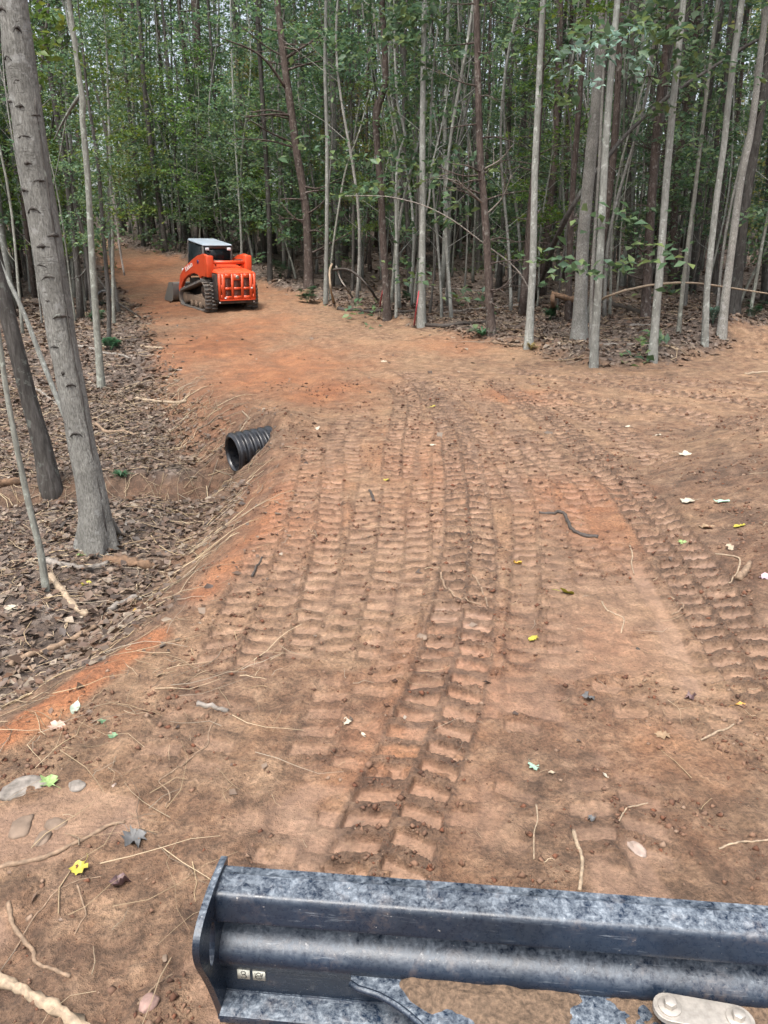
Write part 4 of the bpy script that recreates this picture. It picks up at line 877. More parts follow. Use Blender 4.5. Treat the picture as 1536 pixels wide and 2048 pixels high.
pole('root', 'root thread between the yellow leaf and grey bark flake', 'root', [(30, 1900), (75, 1830), (110, 1790), (150, 1765), (205, 1752)], 'wood_root', 3.6, 2.4, **G)
pole('root', 'forked pale root in the soil right of the road centre', 'root', [(1204, 1203), (1212, 1220), (1235, 1232), (1248, 1240), (1242, 1266)], 'wood_pale', 3.5, 2.8, **G)
pole('stick', 'stubby brown stick by the right edge of the road', 'stick', [(1476, 1168), (1490, 1146), (1500, 1128)], 'wood_root', 15, 11, **G)
pole('root', 'pale root looping over the stubby brown stick', 'root', [(1458, 1172), (1474, 1150), (1480, 1120), (1465, 1112), (1430, 1108)], 'wood_pale', 4, 3, **G)
pole('root', 'thin vertical root at the head of the slick mud strip', 'root', [(1259, 1094), (1265, 1112), (1263, 1126), (1268, 1148)], 'wood_pale', 3, 2.5, **G)
pole('root', 'hooked pale root beside the slick mud strip', 'root', [(1336, 1194), (1352, 1206), (1366, 1218), (1356, 1228), (1343, 1232)], 'wood_root', 4, 3.4, **G)
pole('stick', 'dark twig stub standing upright near the middle of the road', 'stick', [(748, 1002), (744, 991), (739, 980)], 'wood_dark', 6, 5)
pole('stick', 'dark splinter at the left bank edge', 'stick', [(504, 1152), (514, 1134), (526, 1114)], 'wood_dark', 6, 4, **G)
pole('root', 'pale root loop above the culvert mouth', 'root', [(484, 822), (497, 836), (498, 842), (488, 852), (478, 866)], 'wood_pale', 3.4, 2.6, **G)
# broken wood on the left bank
pole('branch', 'grey broken branch lying right of the slim sapling foot', 'branch', [(93, 1128), (125, 1136), (162, 1141), (190, 1136), (216, 1127)], 'wood_grey', 15, 12, 8, .1, **G)
pole('branch', 'pale peeled branch pointing down from the slim sapling', 'branch', [(102, 1155), (125, 1185), (142, 1208), (160, 1226), (175, 1234)], 'wood_pale', 15, 12, 8, .15, **G)
pole('branch', 'long dead branch along the foot of the red bank', 'branch', [(20, 1333), (60, 1316), (115, 1292), (150, 1276), (192, 1253)], 'wood_root', 15, 13, 8, .12, **G)
pole('branch', 'short pale twig crossing the long dead branch', 'branch', [(48, 1326), (70, 1346), (88, 1356), (116, 1352)], 'wood_root', 7, 4, **G)
pole('branch', 'grey bark strip lying on the slope above the red bank', 'branch', [(216, 1228), (240, 1212), (262, 1200), (284, 1196)], 'wood_grey', 14, 9, **G)
pole('log', 'rusty brown chunk of rotten log near the thick trunk', 'log', [(212, 1122), (235, 1124), (262, 1131), (295, 1138), (312, 1136)], 'wood_rot', 26, 18, 10, .16, **G)
pole('branch', 'white peeled twig lying over the rotten chunk', 'branch', [(246, 1118), (265, 1134), (290, 1140), (330, 1144)], 'wood_pale', 5, 3, **G)
pole('branch', 'grey branch prop leaning at the thick trunk foot', 'branch', [(238, 1085), (250, 1062), (256, 1030)], 'wood_grey', 7, 5, **G)
pole('branch', 'white dead branch forking by the thick trunk foot', 'branch', [(165, 1130), (185, 1112), (210, 1100), (240, 1096)], 'wood_pale', 8, 5, **G)
pole('branch', 'dark curved stick left of the thick trunk foot', 'branch', [(88, 1095), (112, 1070), (140, 1040), (158, 1016)], 'wood_dark', 7, 5, **G)
pole('branch', 'straight pale pole on the slope above the culvert', 'branch', [(268, 800), (300, 801), (330, 804), (372, 806)], 'wood_pale', 6, 7, **G)
pole('branch', 'pale pole on the litter beyond the crooked sapling', 'branch', [(158, 697), (200, 704), (236, 712), (262, 718)], 'wood_grey', 7, 4, **G)
pole('branch', 'bleached stick at the road edge above the culvert slope', 'branch', [(282, 694), (300, 695), (326, 697)], 'wood_pale', 5, 6, **G)
pole('branch', 'pale branch arc behind the thick trunk on the slope', 'branch', [(188, 852), (215, 864), (245, 862), (272, 870)], 'wood_root', 8, 5, **G)
pole('branch', 'grey stem lying beneath the pale leaning pole', 'branch', [(70, 778), (95, 795), (118, 812)], 'wood_grey', 7, 6, **G)
pole('log', 'reddish rotten log at the left frame edge', 'log', [(-12, 975), (15, 968), (42, 962)], 'wood_rot', 22, 18, 9, .15, **G)
# right hand forest floor
pole('log', 'dark fallen log under the elbowed trunk', 'log', [(676, 620), (710, 622), (760, 624), (800, 624), (832, 624)], 'wood_dark', 9, 6, 8, .12, **G)
pole('log', 'dark fallen log right of the pale poplar foot', 'log', [(850, 650), (900, 652), (945, 648), (985, 643)], 'wood_dark', 9, 7, 8, .12, **G)
pole('log', 'grey fallen pole behind the twiggy pine foot', 'log', [(880, 628), (930, 622), (985, 618), (1045, 612)], 'wood_grey', 5, 7, 8, .1, **G)
pole('log', 'long thin fallen pole crossing behind the pines', 'log', [(835, 572), (900, 580), (980, 582), (1050, 586)], 'wood_grey', 4, 4, 6, .1, **G)
pole('log', 'black rotten log behind the junction trunk', 'log', [(1206, 604), (1235, 614), (1262, 622), (1292, 634)], 'wood_dark', 13, 10, 9, .15, **G)
pole('log', 'orange broken log propped left of the thickest grey trunk', 'log', [(1103, 588, 20.2), (1120, 592, 20.2), (1152, 600, 20.3)], 'wood_rot', 11, 12, 9, .12)
pole('stump', 'splintered orange stump under the broken log', 'stump', [(1106, 626), (1106, 606, 20.1), (1105, 591, 20.1)], 'wood_rot', 11, 9, 9, .15)
pole('branch', 'pale branch reaching from the slim pale trunk to the corner trunk', 'branch', [(1064, 671), (1090, 679), (1125, 683), (1175, 686)], 'wood_pale', 4.5, 5, **G)
pole('branch', 'pale grey branch between the corner trunk and leaning poplar', 'branch', [(1194, 691), (1230, 690), (1262, 691), (1300, 694)], 'wood_grey', 6, 6, **G)
pole('branch', 'bleached chip of wood right of the leaning poplar foot', 'branch', [(1332, 694), (1345, 698), (1358, 701)], 'wood_pale', 5, 4, **G)
pole('log', 'grey log segment behind the leaning poplar', 'log', [(1258, 655), (1280, 653), (1305, 656)], 'wood_grey', 8, 7, 8, .1, **G)
pole('branch', 'thin white branch near the lichened trunk foot', 'branch', [(1450, 630, 18.5), (1465, 636, 18), (1478, 642)], 'wood_pale', 4, 3)
pole('branch', 'flat pale branch along the road verge left of slim pale trunk', 'branch', [(985, 686), (1010, 688), (1048, 692)], 'wood_root', 5, 4, **G)
pole('branch', 'pale stick on the bank where the side road leaves', 'branch', [(1490, 750), (1515, 746), (1545, 744)], 'wood_pale', 6, 4, **G)

# ------------------------------------------------------------------ single leaves
OUT = {'tulip': [(0, -.5), (.03, -.32), (.34, -.36), (.5, -.12), (.36, .02), (.46, .3), (.2, .34), (.12, .46), (0, .38), (-.12, .46), (-.2, .34), (-.46, .3), (-.36, .02), (-.5, -.12), (-.34, -.36), (-.03, -.32)],
       'maple': [(0, -.5), (.03, -.3), (.3, -.4), (.26, -.2), (.52, -.06), (.36, .06), (.42, .3), (.18, .2), (.12, .34), (0, .54), (-.12, .34), (-.18, .2), (-.42, .3), (-.36, .06), (-.52, -.06), (-.26, -.2), (-.3, -.4), (-.03, -.3)],
       'oval': [(0, -.5), (.16, -.34), (.26, -.08), (.24, .16), (.12, .38), (0, .5), (-.12, .38), (-.24, .16), (-.26, -.08), (-.16, -.34)]}
LCOL = {}
def leaf_mat(key, col):
    if key not in LCOL:
        t = NT(key); n = t.noise(55, 4, .6); c = t.ramp(n, [(.3, tuple(k * .72 for k in col)), (.7, tuple(min(1, k * 1.2) for k in col))])
        c = t.mix(t.ramp(t.noise(120, 3, .7), [(.66, 0.0), (.72, .8)]), c, (.16, .09, .045)); LCOL[key] = t.set(col=c, rough=.5, spec=.4)
    return LCOL[key]
def single_leaf(label, px, py, size, shape, key, col, curl=.2):
    rs = np.random.RandomState(int(px * 3 + py)); p = at(px, py); dep = np.dot(p - _C, _F); s = size * dep / FPX
    o2 = np.array(OUT[shape]) * s * np.array([rs.uniform(.85, 1.1), 1]); n = len(o2)
    ring = np.concatenate([o2, o2 * .5]); z = curl * s * (rs.rand(2 * n) * np.concatenate([np.ones(n), np.ones(n) * .3]))
    V = np.concatenate([np.c_[ring, z], [[0, 0, 0]]]); Q = [(i, (i + 1) % n, n + (i + 1) % n, n + i) for i in range(n)]; T = [(n + i, n + (i + 1) % n, 2 * n) for i in range(n)]
    mb = MB(); mb.add(V, Q, T); mb.tube([(0, -.5 * s, .02 * s), (rs.randn() * .05 * s, -.8 * s, .04 * s), (rs.randn() * .12 * s, -1.0 * s, 0)], [.012 * s, .01 * s, .008 * s], 4, True)
    o = mb.build('fallen_leaf', leaf_mat(key, col), None, False, loc=(p[0], p[1], gz(p[0], p[1]) + .004)); o.rotation_euler = (rs.randn() * .18, rs.randn() * .18, rs.rand() * 6.28)
    return tag(o, label, 'leaf', 'single leaves fallen on the road')
YEL, MINT, GRN, CRM, MAUVE, TAN, GREY = (.36, .31, .05), (.27, .4, .31), (.2, .29, .11), (.4, .36, .28), (.12, .075, .075), (.24, .165, .1), (.1, .1, .1)
for a in [
    ('torn bright yellow leaf in the bottom left soil', 160, 1742, 36, 'tulip', 'yellow', YEL), ('yellow green leaf lying on the right centre of the road', 1135, 1187, 36, 'tulip', 'lime', (.36, .38, .05)),
    ('small yellow leaf beside a thin white twig', 1066, 1280, 24, 'tulip', 'yellow', YEL), ('orange yellow leaf standing up near the dark bent stick', 1035, 1126, 20, 'tulip', 'amber', (.42, .25, .03), .5),
    ('pale green leaf on the left shoulder of the road', 98, 1568, 46, 'maple', 'green', GRN), ('pale mint leaf lying underside up near the blade', 1067, 1536, 28, 'tulip', 'mint', MINT),
    ('yellow leaf on the dark bank at the right', 1479, 1053, 24, 'tulip', 'yellow', YEL), ('green leaf among twigs near the right track prints', 1365, 1082, 20, 'maple', 'green', GRN),
    ('mint leaf on the dark bank at the right', 1444, 1004, 34, 'oval', 'mint', MINT), ('half yellow curled leaf at the foot of the right bank', 1374, 1006, 30, 'tulip', 'cream', CRM), ('white leaf on the dark soil beyond the right track', 1370, 911, 26, 'tulip', 'cream', CRM),
    ('pale tan leaf on the bank below the yellow one', 1464, 1096, 26, 'tulip', 'sand', (.33, .265, .19)), ('brown mottled leaf between green and yellow leaves', 1412, 1056, 32, 'maple', 'tan', TAN), ('cream curled leaf left of the middle track', 693, 1445, 24, 'maple', 'cream', CRM),
    ('white crumpled leaf below the cream curled leaf', 727, 1476, 15, 'oval', 'cream', CRM), ('white bent leaf right of the mint leaf', 1211, 1552, 20, 'oval', 'cream', CRM), ('yellow leaf on the road level with the culvert', 772, 960, 20, 'tulip', 'yellow', YEL),
    ('yellow leaf on the road beyond the culvert', 865, 815, 14, 'tulip', 'yellow', YEL), ('white leaf on the middle road beyond the dark twig stub', 866, 893, 14, 'tulip', 'cream', CRM), ('purple brown leaf in the bottom left soil', 241, 1771, 42, 'tulip', 'mauve', MAUVE, .5),
    ('mauve leaf at the right frame edge', 1531, 1156, 30, 'tulip', 'mauvepale', (.42, .3, .33)), ('grey bark like flake in the lower left soil', 266, 1679, 54, 'maple', 'greyleaf', GREY, .35), ('dark green leaf on the left shoulder below the red bank', 226, 1475, 22, 'maple', 'darkgreen', (.12, .22, .12)),
    ('green scrap of leaf left of the dark green one', 205, 1447, 22, 'maple', 'darkgreen', (.12, .22, .12)), ('grey green leaf pair on the left shoulder', 150, 1414, 34, 'oval', 'greygreen', (.28, .33, .26)), ('pinkish leaf on the left shoulder', 115, 1455, 36, 'maple', 'pink', (.42, .28, .22)),
    ('tan leaf near the mint leaf', 1103, 1551, 18, 'oval', 'sand', (.33, .265, .19)), ('dark star shaped leaf at the end of the slick strip', 1380, 1395, 24, 'maple', 'mauve', MAUVE, .6), ('dark grey leaf scrap right of the road centre', 1175, 1402, 30, 'maple', 'greyleaf', GREY, .4),
    ('dull brown leaf right of the dark grey scrap', 1325, 1472, 30, 'maple', 'tan', TAN), ('orange brown leaf in the right hand mud prints', 1479, 1412, 24, 'oval', 'amber2', (.45, .25, .06)), ('dark slate leaf by the small arched root', 1184, 1640, 20, 'maple', 'greyleaf', GREY, .4),
    ('white leaf on the road before the right bank', 1255, 858, 14, 'oval', 'cream', CRM), ('cream leaf at the near edge of the side road', 1316, 873, 16, 'oval', 'cream', CRM), ('white leaf scrap near the culvert top', 634, 857, 16, 'oval', 'cream', CRM), ('pale leaf by the middle of the junction', 768, 724, 14, 'tulip', 'cream', CRM),
    ('green leaf at the thick trunk foot', 165, 1113, 24, 'maple', 'green', GRN), ('yellow leaf in the litter below the grey broken branch', 172, 1168, 20, 'tulip', 'yellow', YEL), ('amber leaf in the litter above the red bank', 276, 1228, 20, 'tulip', 'amber', (.42, .25, .03)), ('white leaf on the litter at left', 28, 1220, 32, 'maple', 'cream', CRM)]:
    single_leaf(*a)

# ------------------------------------------------------------------ stones
def stone(label, px, py, w, h, mat, flat=.5, seed=1, wet=False):
    p = at(px, py); dep = np.dot(p - _C, _F); sx = w * .5 * dep / FPX; sy = h * .5 * dep / FPX * 1.5
    rs = np.random.RandomState(seed); bm = bmesh.new(); bmesh.ops.create_icosphere(bm, subdivisions=3, radius=1); A = rs.randn(9, 3); A /= np.linalg.norm(A, axis=1)[:, None]; D = .55 + .4 * rs.rand(9)
    for v in bm.verts:
        n = np.array(v.co); k = 1.0
        for a, d in zip(A, D):
            q = np.dot(n, a)
            if q > d: k = min(k, d / q)
        k *= 1 + .04 * rs.randn(); v.co = Vector((n[0] * sx * k, n[1] * sy * k, n[2] * min(sx, sy) * flat * k))
    me = bpy.data.meshes.new('stone'); bm.to_mesh(me); bm.free(); me.materials.append(M[mat]); me.polygons.foreach_set('use_smooth', [True] * len(me.polygons))
    o = ob('stone', me, None, (p[0], p[1], gz(p[0], p[1]) - min(sx, sy) * flat * .05)); o.rotation_euler = (0, 0, rs.uniform(-.5, .5)); tag(o, label, 'stone', 'stones on the road shoulder')
for a in [('flat grey slab of rock at the left frame edge', 45, 1580, 100, 46, 'wood_grey', .3, 4), ('smooth brown stone left of two others in the lower left', 46, 1655, 54, 46, 'stone', .5, 5), ('pale rounded stone, upper of the lower left stones', 112, 1650, 44, 26, 'stone', .6, 6), ('squarish brown stone below the pale rounded one', 86, 1678, 38, 32, 'stone', .6, 7),
          ('grey pebble beside the flat slab', 152, 1575, 40, 22, 'wood_grey', .5, 8), ('pinkish stone near the bottom edge left of the blade', 300, 2012, 36, 34, 'stone_pink', .6, 9), ('wet whitish stone streak pressed in the soil near the blade', 1268, 1686, 34, 50, 'stone_wet', .22, 10), ('small white pebble in the lower left soil', 228, 1571, 10, 9, 'stone_wet', .6, 11),
          ('small dark clod stone right of the road centre', 1277, 1298, 11, 11, 'wood_dark', .8, 12), ('brown clod in front of the bent stick', 848, 1213, 18, 12, 'wood_rot', .7, 13), ('dark clod left of the middle track', 845, 1276, 28, 20, 'stone', .7, 14), ('small tan stone below the pink stone line', 330, 1918, 14, 14, 'stone', .7, 15),
          ('pale stone by the road edge beyond the culvert slope', 360, 741, 12, 9, 'stone_wet', .6, 16)]:
    stone(*a)

# ------------------------------------------------------------------ low plants
def plant(name, label, px, py, spread_px, n, leaf_px, mat, h_px, seed, blade=False):
    p = at(px, py); dep = np.dot(p - _C, _F); R = spread_px * .5 * dep / FPX; H = h_px * dep / FPX; ls = leaf_px * dep / FPX; rs = np.random.RandomState(seed)
    e = empty(name, (p[0], p[1], float(macro(p[0], p[1]))), label, 'plant')
    for k in range(n):
        a = rs.rand() * 6.283; rr = R * (.5 + .6 * rs.rand()); hh = H * (.5 + .6 * rs.rand()); t = np.linspace(0, 1, 7)
        P = np.stack([np.cos(a) * rr * t, np.sin(a) * rr * t, hh * np.sin(t * 2.2) ** .9], 1); mb = MB()
        mb.tube(P, np.linspace(.004, .0015, 7), 3, False)
        if blade:
            side = np.array([-np.sin(a), np.cos(a), 0]); w = ls * .5 * np.sin(t * 3.0 + .14)[:, None]; V = np.concatenate([P - side * w, P + side * w]); mb.add(V, [(i, i + 1, 8 + i, 7 + i) for i in range(6)])
        else:
            tt = np.linspace(.2, 1, 12); C = np.stack([np.interp(tt, t, P[:, i]) for i in range(3)], 1); side = np.array([-np.sin(a), np.cos(a), 0])
            for s in (-1, 1):
                L = ls * (1.15 - tt)[:, None] * s; d = np.array([np.cos(a), np.sin(a), 0]) * ls * .11; V = np.stack([C, C + side * L * .5 + d + [0, 0, .01], C + side * L, C + side * L * .5 - d], 1).reshape(-1, 3)
                mb.add(V, [(4 * i, 4 * i + 1, 4 * i + 2, 4 * i + 3) for i in range(12)])
        mb.build('frond', M[mat], e)
plant('fern', 'bright green fern on the road verge by the pale pole sapling', 615, 606, 58, 11, 20, 'fern', 30, 1)
plant('fern', 'green fern clump on the left slope under the saplings', 222, 700, 54, 9, 20, 'fern', 28, 2)
plant('fern', 'dark fern behind the red stake', 815, 602, 36, 8, 14, 'fern', 22, 3)
plant('grass_tuft', 'grass tuft at the foot of the twiggy pine', 965, 672, 70, 40, 3, 'fern', 16, 4, True)
plant('grass_tuft', 'pale grass tuft at the foot of the slim pale trunk', 1062, 700, 36, 26, 3, 'leaf_yellow', 14, 5, True)
plant('grass_tuft', 'small grass tuft beside the culvert ditch', 242, 955, 50, 30, 3, 'fern', 14, 6, True)
plant('shrub', 'leafy green seedling behind the pale spotted poplar', 1425, 650, 60, 14, 18, 'leaf_teal', 44, 7)
plant('shrub', 'green seedling near the right frame edge', 1505, 640, 50, 12, 16, 'fern', 36, 8)
plant('shrub', 'low green seedling beside the mossy left trunk', 196, 650, 46, 10, 16, 'fern', 26, 9)
plant('shrub', 'green seedling left of the thickest grey trunk', 1100, 640, 44, 12, 14, 'fern', 26, 10)
plant('shrub', 'green undergrowth seedling right of the loader', 560, 556, 60, 14, 16, 'fern', 34, 11)

# ------------------------------------------------------------------ culvert
def mat_pipe():
    t = NT('black pipe plastic'); n = t.noise(14, 5, .6); d = t.ramp(n, [(.55, 0.0), (.8, .5)])
    return t.set(col=t.mix(d, (.012, .013, .016), (.07, .055, .045)), rough=t.ramp(n, [(.3, .2), (.8, .5)]), spec=.7)
M['pipe'] = mat_pipe()
def culvert(label, mouth, out, R, length, tilt, sides=48):
    """corrugated pipe from the mouth back into the bank"""
    n = []; s = 0.0; prof = []
    pitch = 0.1
    while s < length:
        q = (s % pitch) / pitch; k = sstep(0.05, 0.18, q) * sstep(0.66, 0.53, q); prof.append((s, R - 0.044 * (1 - k))); s += pitch / 14
    prof = [(0, R - .046)] + prof + [(length, R - .046)] + [(x, R - .054) for x in np.linspace(length, 0, 20)]
    prof = np.array(prof); a = np.linspace(0, 2 * np.pi, sides, endpoint=False)
    V = np.stack([np.repeat(-prof[:, 0:1], sides, 1), prof[:, 1:2] * np.cos(a)[None], prof[:, 1:2] * np.sin(a)[None]], 2).reshape(-1, 3)
    m = len(prof); i = np.arange(m)[:, None] * sides; i2 = ((np.arange(m) + 1) % m)[:, None] * sides; k = np.arange(sides)[None]; k2 = (k + 1) % sides
    F = np.stack([i + k, i2 + k, i2 + k2, i + k2], -1).reshape(-1, 4)
    o = ob('culvert_pipe', mesh_np('culvert_pipe', V, F, M['pipe'], True), None, mouth)
    o.rotation_euler = (0, tilt, math.atan2(out[1], out[0])); tag(o, label, 'pipe')
culvert('black corrugated culvert pipe sticking out of the bank beside the ditch', (MOUTH[0], MOUTH[1], -0.25), OUTW, 0.265, 0.95, math.radians(3))
_p = at(212, 612); culvert('second black pipe end half hidden behind the saplings on the left', (_p[0], _p[1], _p[2] + .2), np.array([.15, -1.0]), 0.27, 0.7, math.radians(2))

# ------------------------------------------------------------------ dozer blade in front of the camera
def mat_blade():
    t = NT('scuffed blue black paint'); v = t.coord()
    a = t.noise(16, 8, .72, v, .8); b = t.noise(70, 6, .72, v, .4); c = t.noise(3, 4, .6, v); s = t.noise(1.0, 5, .7, t.map((10, 130, 130), v))
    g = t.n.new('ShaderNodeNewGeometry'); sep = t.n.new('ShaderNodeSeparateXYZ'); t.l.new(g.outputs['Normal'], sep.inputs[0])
    up = t.math('MAXIMUM', sep.outputs[2], 0.0)                     # upward faces: settled dust plus painted sky sheen
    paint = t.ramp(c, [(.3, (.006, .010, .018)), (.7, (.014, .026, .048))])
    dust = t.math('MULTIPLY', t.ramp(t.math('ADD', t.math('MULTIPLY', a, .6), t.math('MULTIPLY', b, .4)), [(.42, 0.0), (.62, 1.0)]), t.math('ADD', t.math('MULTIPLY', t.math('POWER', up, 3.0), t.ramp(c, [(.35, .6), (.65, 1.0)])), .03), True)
    col = t.mix(dust, paint, t.ramp(b, [(.3, (.10, .125, .155)), (.7, (.30, .34, .38))]))  # blue grey colour carries both dust and a painted sky reflection
    brn = t.math('MULTIPLY', t.ramp(t.noise(6, 6, .7, v), [(.54, 0.0), (.7, .45)]), t.ramp(b, [(.35, 0.0), (.6, 1.0)])); col = t.mix(brn, col, (.15, .105, .075))
    scr = t.math('MULTIPLY', t.ramp(s, [(.6, 0.0), (.68, .35)]), t.ramp(c, [(.4, 0.3), (.6, 1.0)])); col = t.mix(scr, col, (.3, .33, .36))
    chip = t.ramp(t.noise(60, 3, .8, v), [(.68, 0.0), (.71, .8)]); col = t.mix(t.math('MULTIPLY', chip, t.ramp(a, [(.45, 0.0), (.6, 1.0)])), col, (.5, .46, .42))
    return t.set(col=col, rough=t.math('ADD', t.math('MULTIPLY', dust, .45), t.ramp(b, [(.3, .2), (.7, .4)])), spec=.42, normal=t.bump(t.math('ADD', t.math('MULTIPLY', a, .5), t.math('MULTIPLY', dust, .6)), .35, .004))
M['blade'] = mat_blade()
M['mud'] = mat_plain('drying mud', (.12, .08, .052), .9, 0, .55, 70, .02)
M['steel'] = mat_plain('dusty bare steel', (.42, .39, .35), .5, .6, .25, 40, .002)
M['sticker'] = mat_plain('sticker', (.52, .52, .45), .6, 0, .12, 40)
M['ink'] = mat_plain('sticker print', (.06, .06, .055), .6)
M['red_ink'] = mat_plain('sticker border', (.35, .33, .27), .6)

def extrude_profile(prof, x0, x1, closed=True, seg=1):
    n = len(prof); xs = np.linspace(x0, x1, seg + 1); V = np.concatenate([np.c_[np.full(n, x), prof] for x in xs]); Q = []
    for s in range(seg):
        for i in range(n if closed else n - 1):
            j = (i + 1) % n; Q.append((s * n + i, s * n + j, (s + 1) * n + j, (s + 1) * n + i))
    return V, Q
def polygon_plate(outline, holes, thick, axis_fn):
    """flat plate with holes; outline in 2D, axis_fn(u, v, w) -> 3D"""
    bm = bmesh.new(); ed = []
    for loop in [outline] + holes:
        vs = [bm.verts.new((u, v, 0)) for u, v in loop]
        for i in range(len(vs)): ed.append(bm.edges.new((vs[i], vs[(i + 1) % len(vs)])))
    bmesh.ops.triangle_fill(bm, use_beauty=True, use_dissolve=False, edges=ed)
    r = bmesh.ops.extrude_face_region(bm, geom=bm.faces[:])
    for v in [g for g in r['geom'] if isinstance(g, bmesh.types.BMVert)]: v.co.z += thick
    bmesh.ops.recalc_face_normals(bm, faces=bm.faces[:])
    for v in bm.verts: v.co = Vector(axis_fn(*v.co))
    return bm
def bm_ob(bm, name, mat, parent, smooth=False, bevel=0.0):
    me = bpy.data.meshes.new(name); bm.to_mesh(me); bm.free(); me.materials.append(M[mat]); o = ob(name, me, parent)
    if smooth: me.polygons.foreach_set('use_smooth', [True] * len(me.polygons))
    if bevel:
        m = o.modifiers.new('bevel', 'BEVEL'); m.width = bevel; m.segments = 2; m.limit_method = 'ANGLE'; m.angle_limit = math.radians(40)
    return o

def dozer_blade():
    Y0 = 1.755; x_l, x_r = 0.0, 2.05
    e = empty('dozer_blade', (-0.47, Y0, 0), 'scuffed black steel dozer blade caked with mud in front of the camera', 'dozer blade'); e.rotation_euler = (0, 0, math.radians(-5.5)); e.scale = (1, 1, .955)
    back = [(0.02, .505), (.012, .5085), (-.044, .4995), (-.05, .4975), (-.0555, .493), (-.059, .4865), (-.062, .479), (-.0715, .425), (-.0725, .416), (-.072, .4125), (-.064, .4125), (-.0635, .416), (-.056, .45), (-.05, .458), (-.01, .462), (.016, .452), (.03, .43), (.032, .395),
            (.026, .37), (.008, .345), (-.025, .326), (-.056, .307), (-.073, .284), (-.076, .26), (-.07, .238), (-.06, .215), (-.055, .20), (-.034, .105), (-.036, .095), (-.046, .09), (-.104, .086), (-.112, .078), (-.112, .06), (-.104, .052), (-.05, .046), (-.04, .0)]
    front = [(.066, .0), (.056, .06), (.05, .15), (.048, .26), (.05, .36), (.056, .45), (.058, .49), (.046, .503)]
    prof = back[:18] + smooth_path(np.array(back[17:]), 2).tolist()[1:] + front
    V, Q = extrude_profile(np.array(prof), x_l, x_r, True, 12); n = len(prof)
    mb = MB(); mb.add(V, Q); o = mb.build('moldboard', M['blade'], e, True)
    o.data.polygons.foreach_set('use_smooth', [True] * len(o.data.polygons)); 
    es = o.modifiers.new('split', 'EDGE_SPLIT'); es.split_angle = math.radians(32)
    # end plate with its slot
    out = [(.07, .515), (.02, .522), (-.06, .524), (-.12, .516), (-.165, .503), (-.196, .482), (-.208, .45), (-.206, .41), (-.19, .36), (-.16, .29), (-.13, .21), (-.10, .12), (-.075, .04), (-.06, -.012), (.07, -.012), (.05, .1), (.04, .25), (.055, .42)]
    out = smooth_path(np.array(out + [out[0]]), 4)[:-1]; TH = .02
    hole = [(-.112 + .026 * math.cos(a) + .012 * math.sin(a), .372 + .066 * math.sin(a)) for a in np.linspace(0, 2 * math.pi, 20, endpoint=False)]
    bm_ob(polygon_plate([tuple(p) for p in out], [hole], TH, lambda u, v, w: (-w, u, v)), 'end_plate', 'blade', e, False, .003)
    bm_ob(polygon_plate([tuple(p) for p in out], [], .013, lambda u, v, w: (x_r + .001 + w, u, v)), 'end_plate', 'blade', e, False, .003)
    # wear edge under the front
    mb = MB(); mb.box((x_r / 2, .078, .075), (x_r - .02, .016, .15)); mb.build('cutting_edge', M['steel'], e, bevel=.003)
    # bracket plate between blade and arms, with its curved gusset edge
    zt = .245
    edge = [(.385, -.068), (.385, -.085), (.41, -.10), (.47, -.115), (.53, -.145), (.585, -.185), (.64, -.235), (.68, -.275), (.72, -.32), (.76, -.42), (.78, -.75), (1.9, -.75), (1.9, -.066)]
    ed = np.array(edge); sm = np.concatenate([ed[:2], smooth_path(ed[2:10], 4), ed[10:]])
    bm_ob(polygon_plate([tuple(p) for p in sm], [], .02, lambda u, v, w: (u, v, zt - w)), 'arm_bracket', 'blade', e, False, .003)
    rim = np.concatenate([ed[1:2], smooth_path(ed[2:10], 4)]); P = np.c_[rim, np.full(len(rim), zt - .016)]
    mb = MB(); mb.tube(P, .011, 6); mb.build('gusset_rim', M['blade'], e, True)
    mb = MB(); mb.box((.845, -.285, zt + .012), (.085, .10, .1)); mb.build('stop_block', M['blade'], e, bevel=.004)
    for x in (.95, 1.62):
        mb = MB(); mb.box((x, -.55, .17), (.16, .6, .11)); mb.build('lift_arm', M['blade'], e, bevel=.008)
    # mud caked on the bracket
    rs = np.random.RandomState(8); N = 260; xs = np.linspace(.44, 1.88, N); ys = np.linspace(-.5, -.045, 100); X, Yg = np.meshgrid(xs, ys); x = X.ravel(); y = Yg.ravel()
    h = .006 + .034 * fbm(x, y, .22, 4, 5) + .022 * fbm(x, y, .05, 3, 6)
    patch = fbm(x * 1.0, y, .30, 3, 13)
    h = h + .035 * patch - .05 * np.exp(-(((x - 1.06) / .07) ** 2 + ((y + .22) / .16) ** 2)) - .05 * sstep(.60, .46, x) - .06 * sstep(-.16, -.3, y) * sstep(.7, .62, x)
    ex = np.interp(x, rim[:, 0], rim[:, 1]); h = h - .08 * sstep(.05, .0, y - ex)
    h = h - .045 * np.exp(-(((x - .67) / .09) ** 2 + ((y + .19) / .05) ** 2)) + .022 * sstep(-.12, -.07, y) * np.exp(-((x - 1.3) / .3) ** 2) + .018 * np.exp(-(((x - .82) / .12) ** 2 + ((y + .11) / .05) ** 2))
    h = h - .06 * sstep(-.075, -.05, y) - .06 * np.exp(-(((x - .845) / .07) ** 4 + ((y + .29) / .075) ** 4))
    h = np.clip(np.where(h > 0, h * .6, h), -.03, .06)
    V = np.c_[x, y, zt + h]; i = (np.arange(99)[:, None] * N + np.arange(N - 1)[None]).ravel(); F = np.stack([i, i + 1, i + N + 1, i + N], 1)
    keep = (h[F] > -.012).any(1); F = F[keep]; o = ob('mud_cake', mesh_np('mud_cake', V, F, M['mud'], True), e)
    # bolted link plate
    lx, ly, lz = 1.33, -.145, zt + .05
    g = ob('link_plate', None, e) if False else None
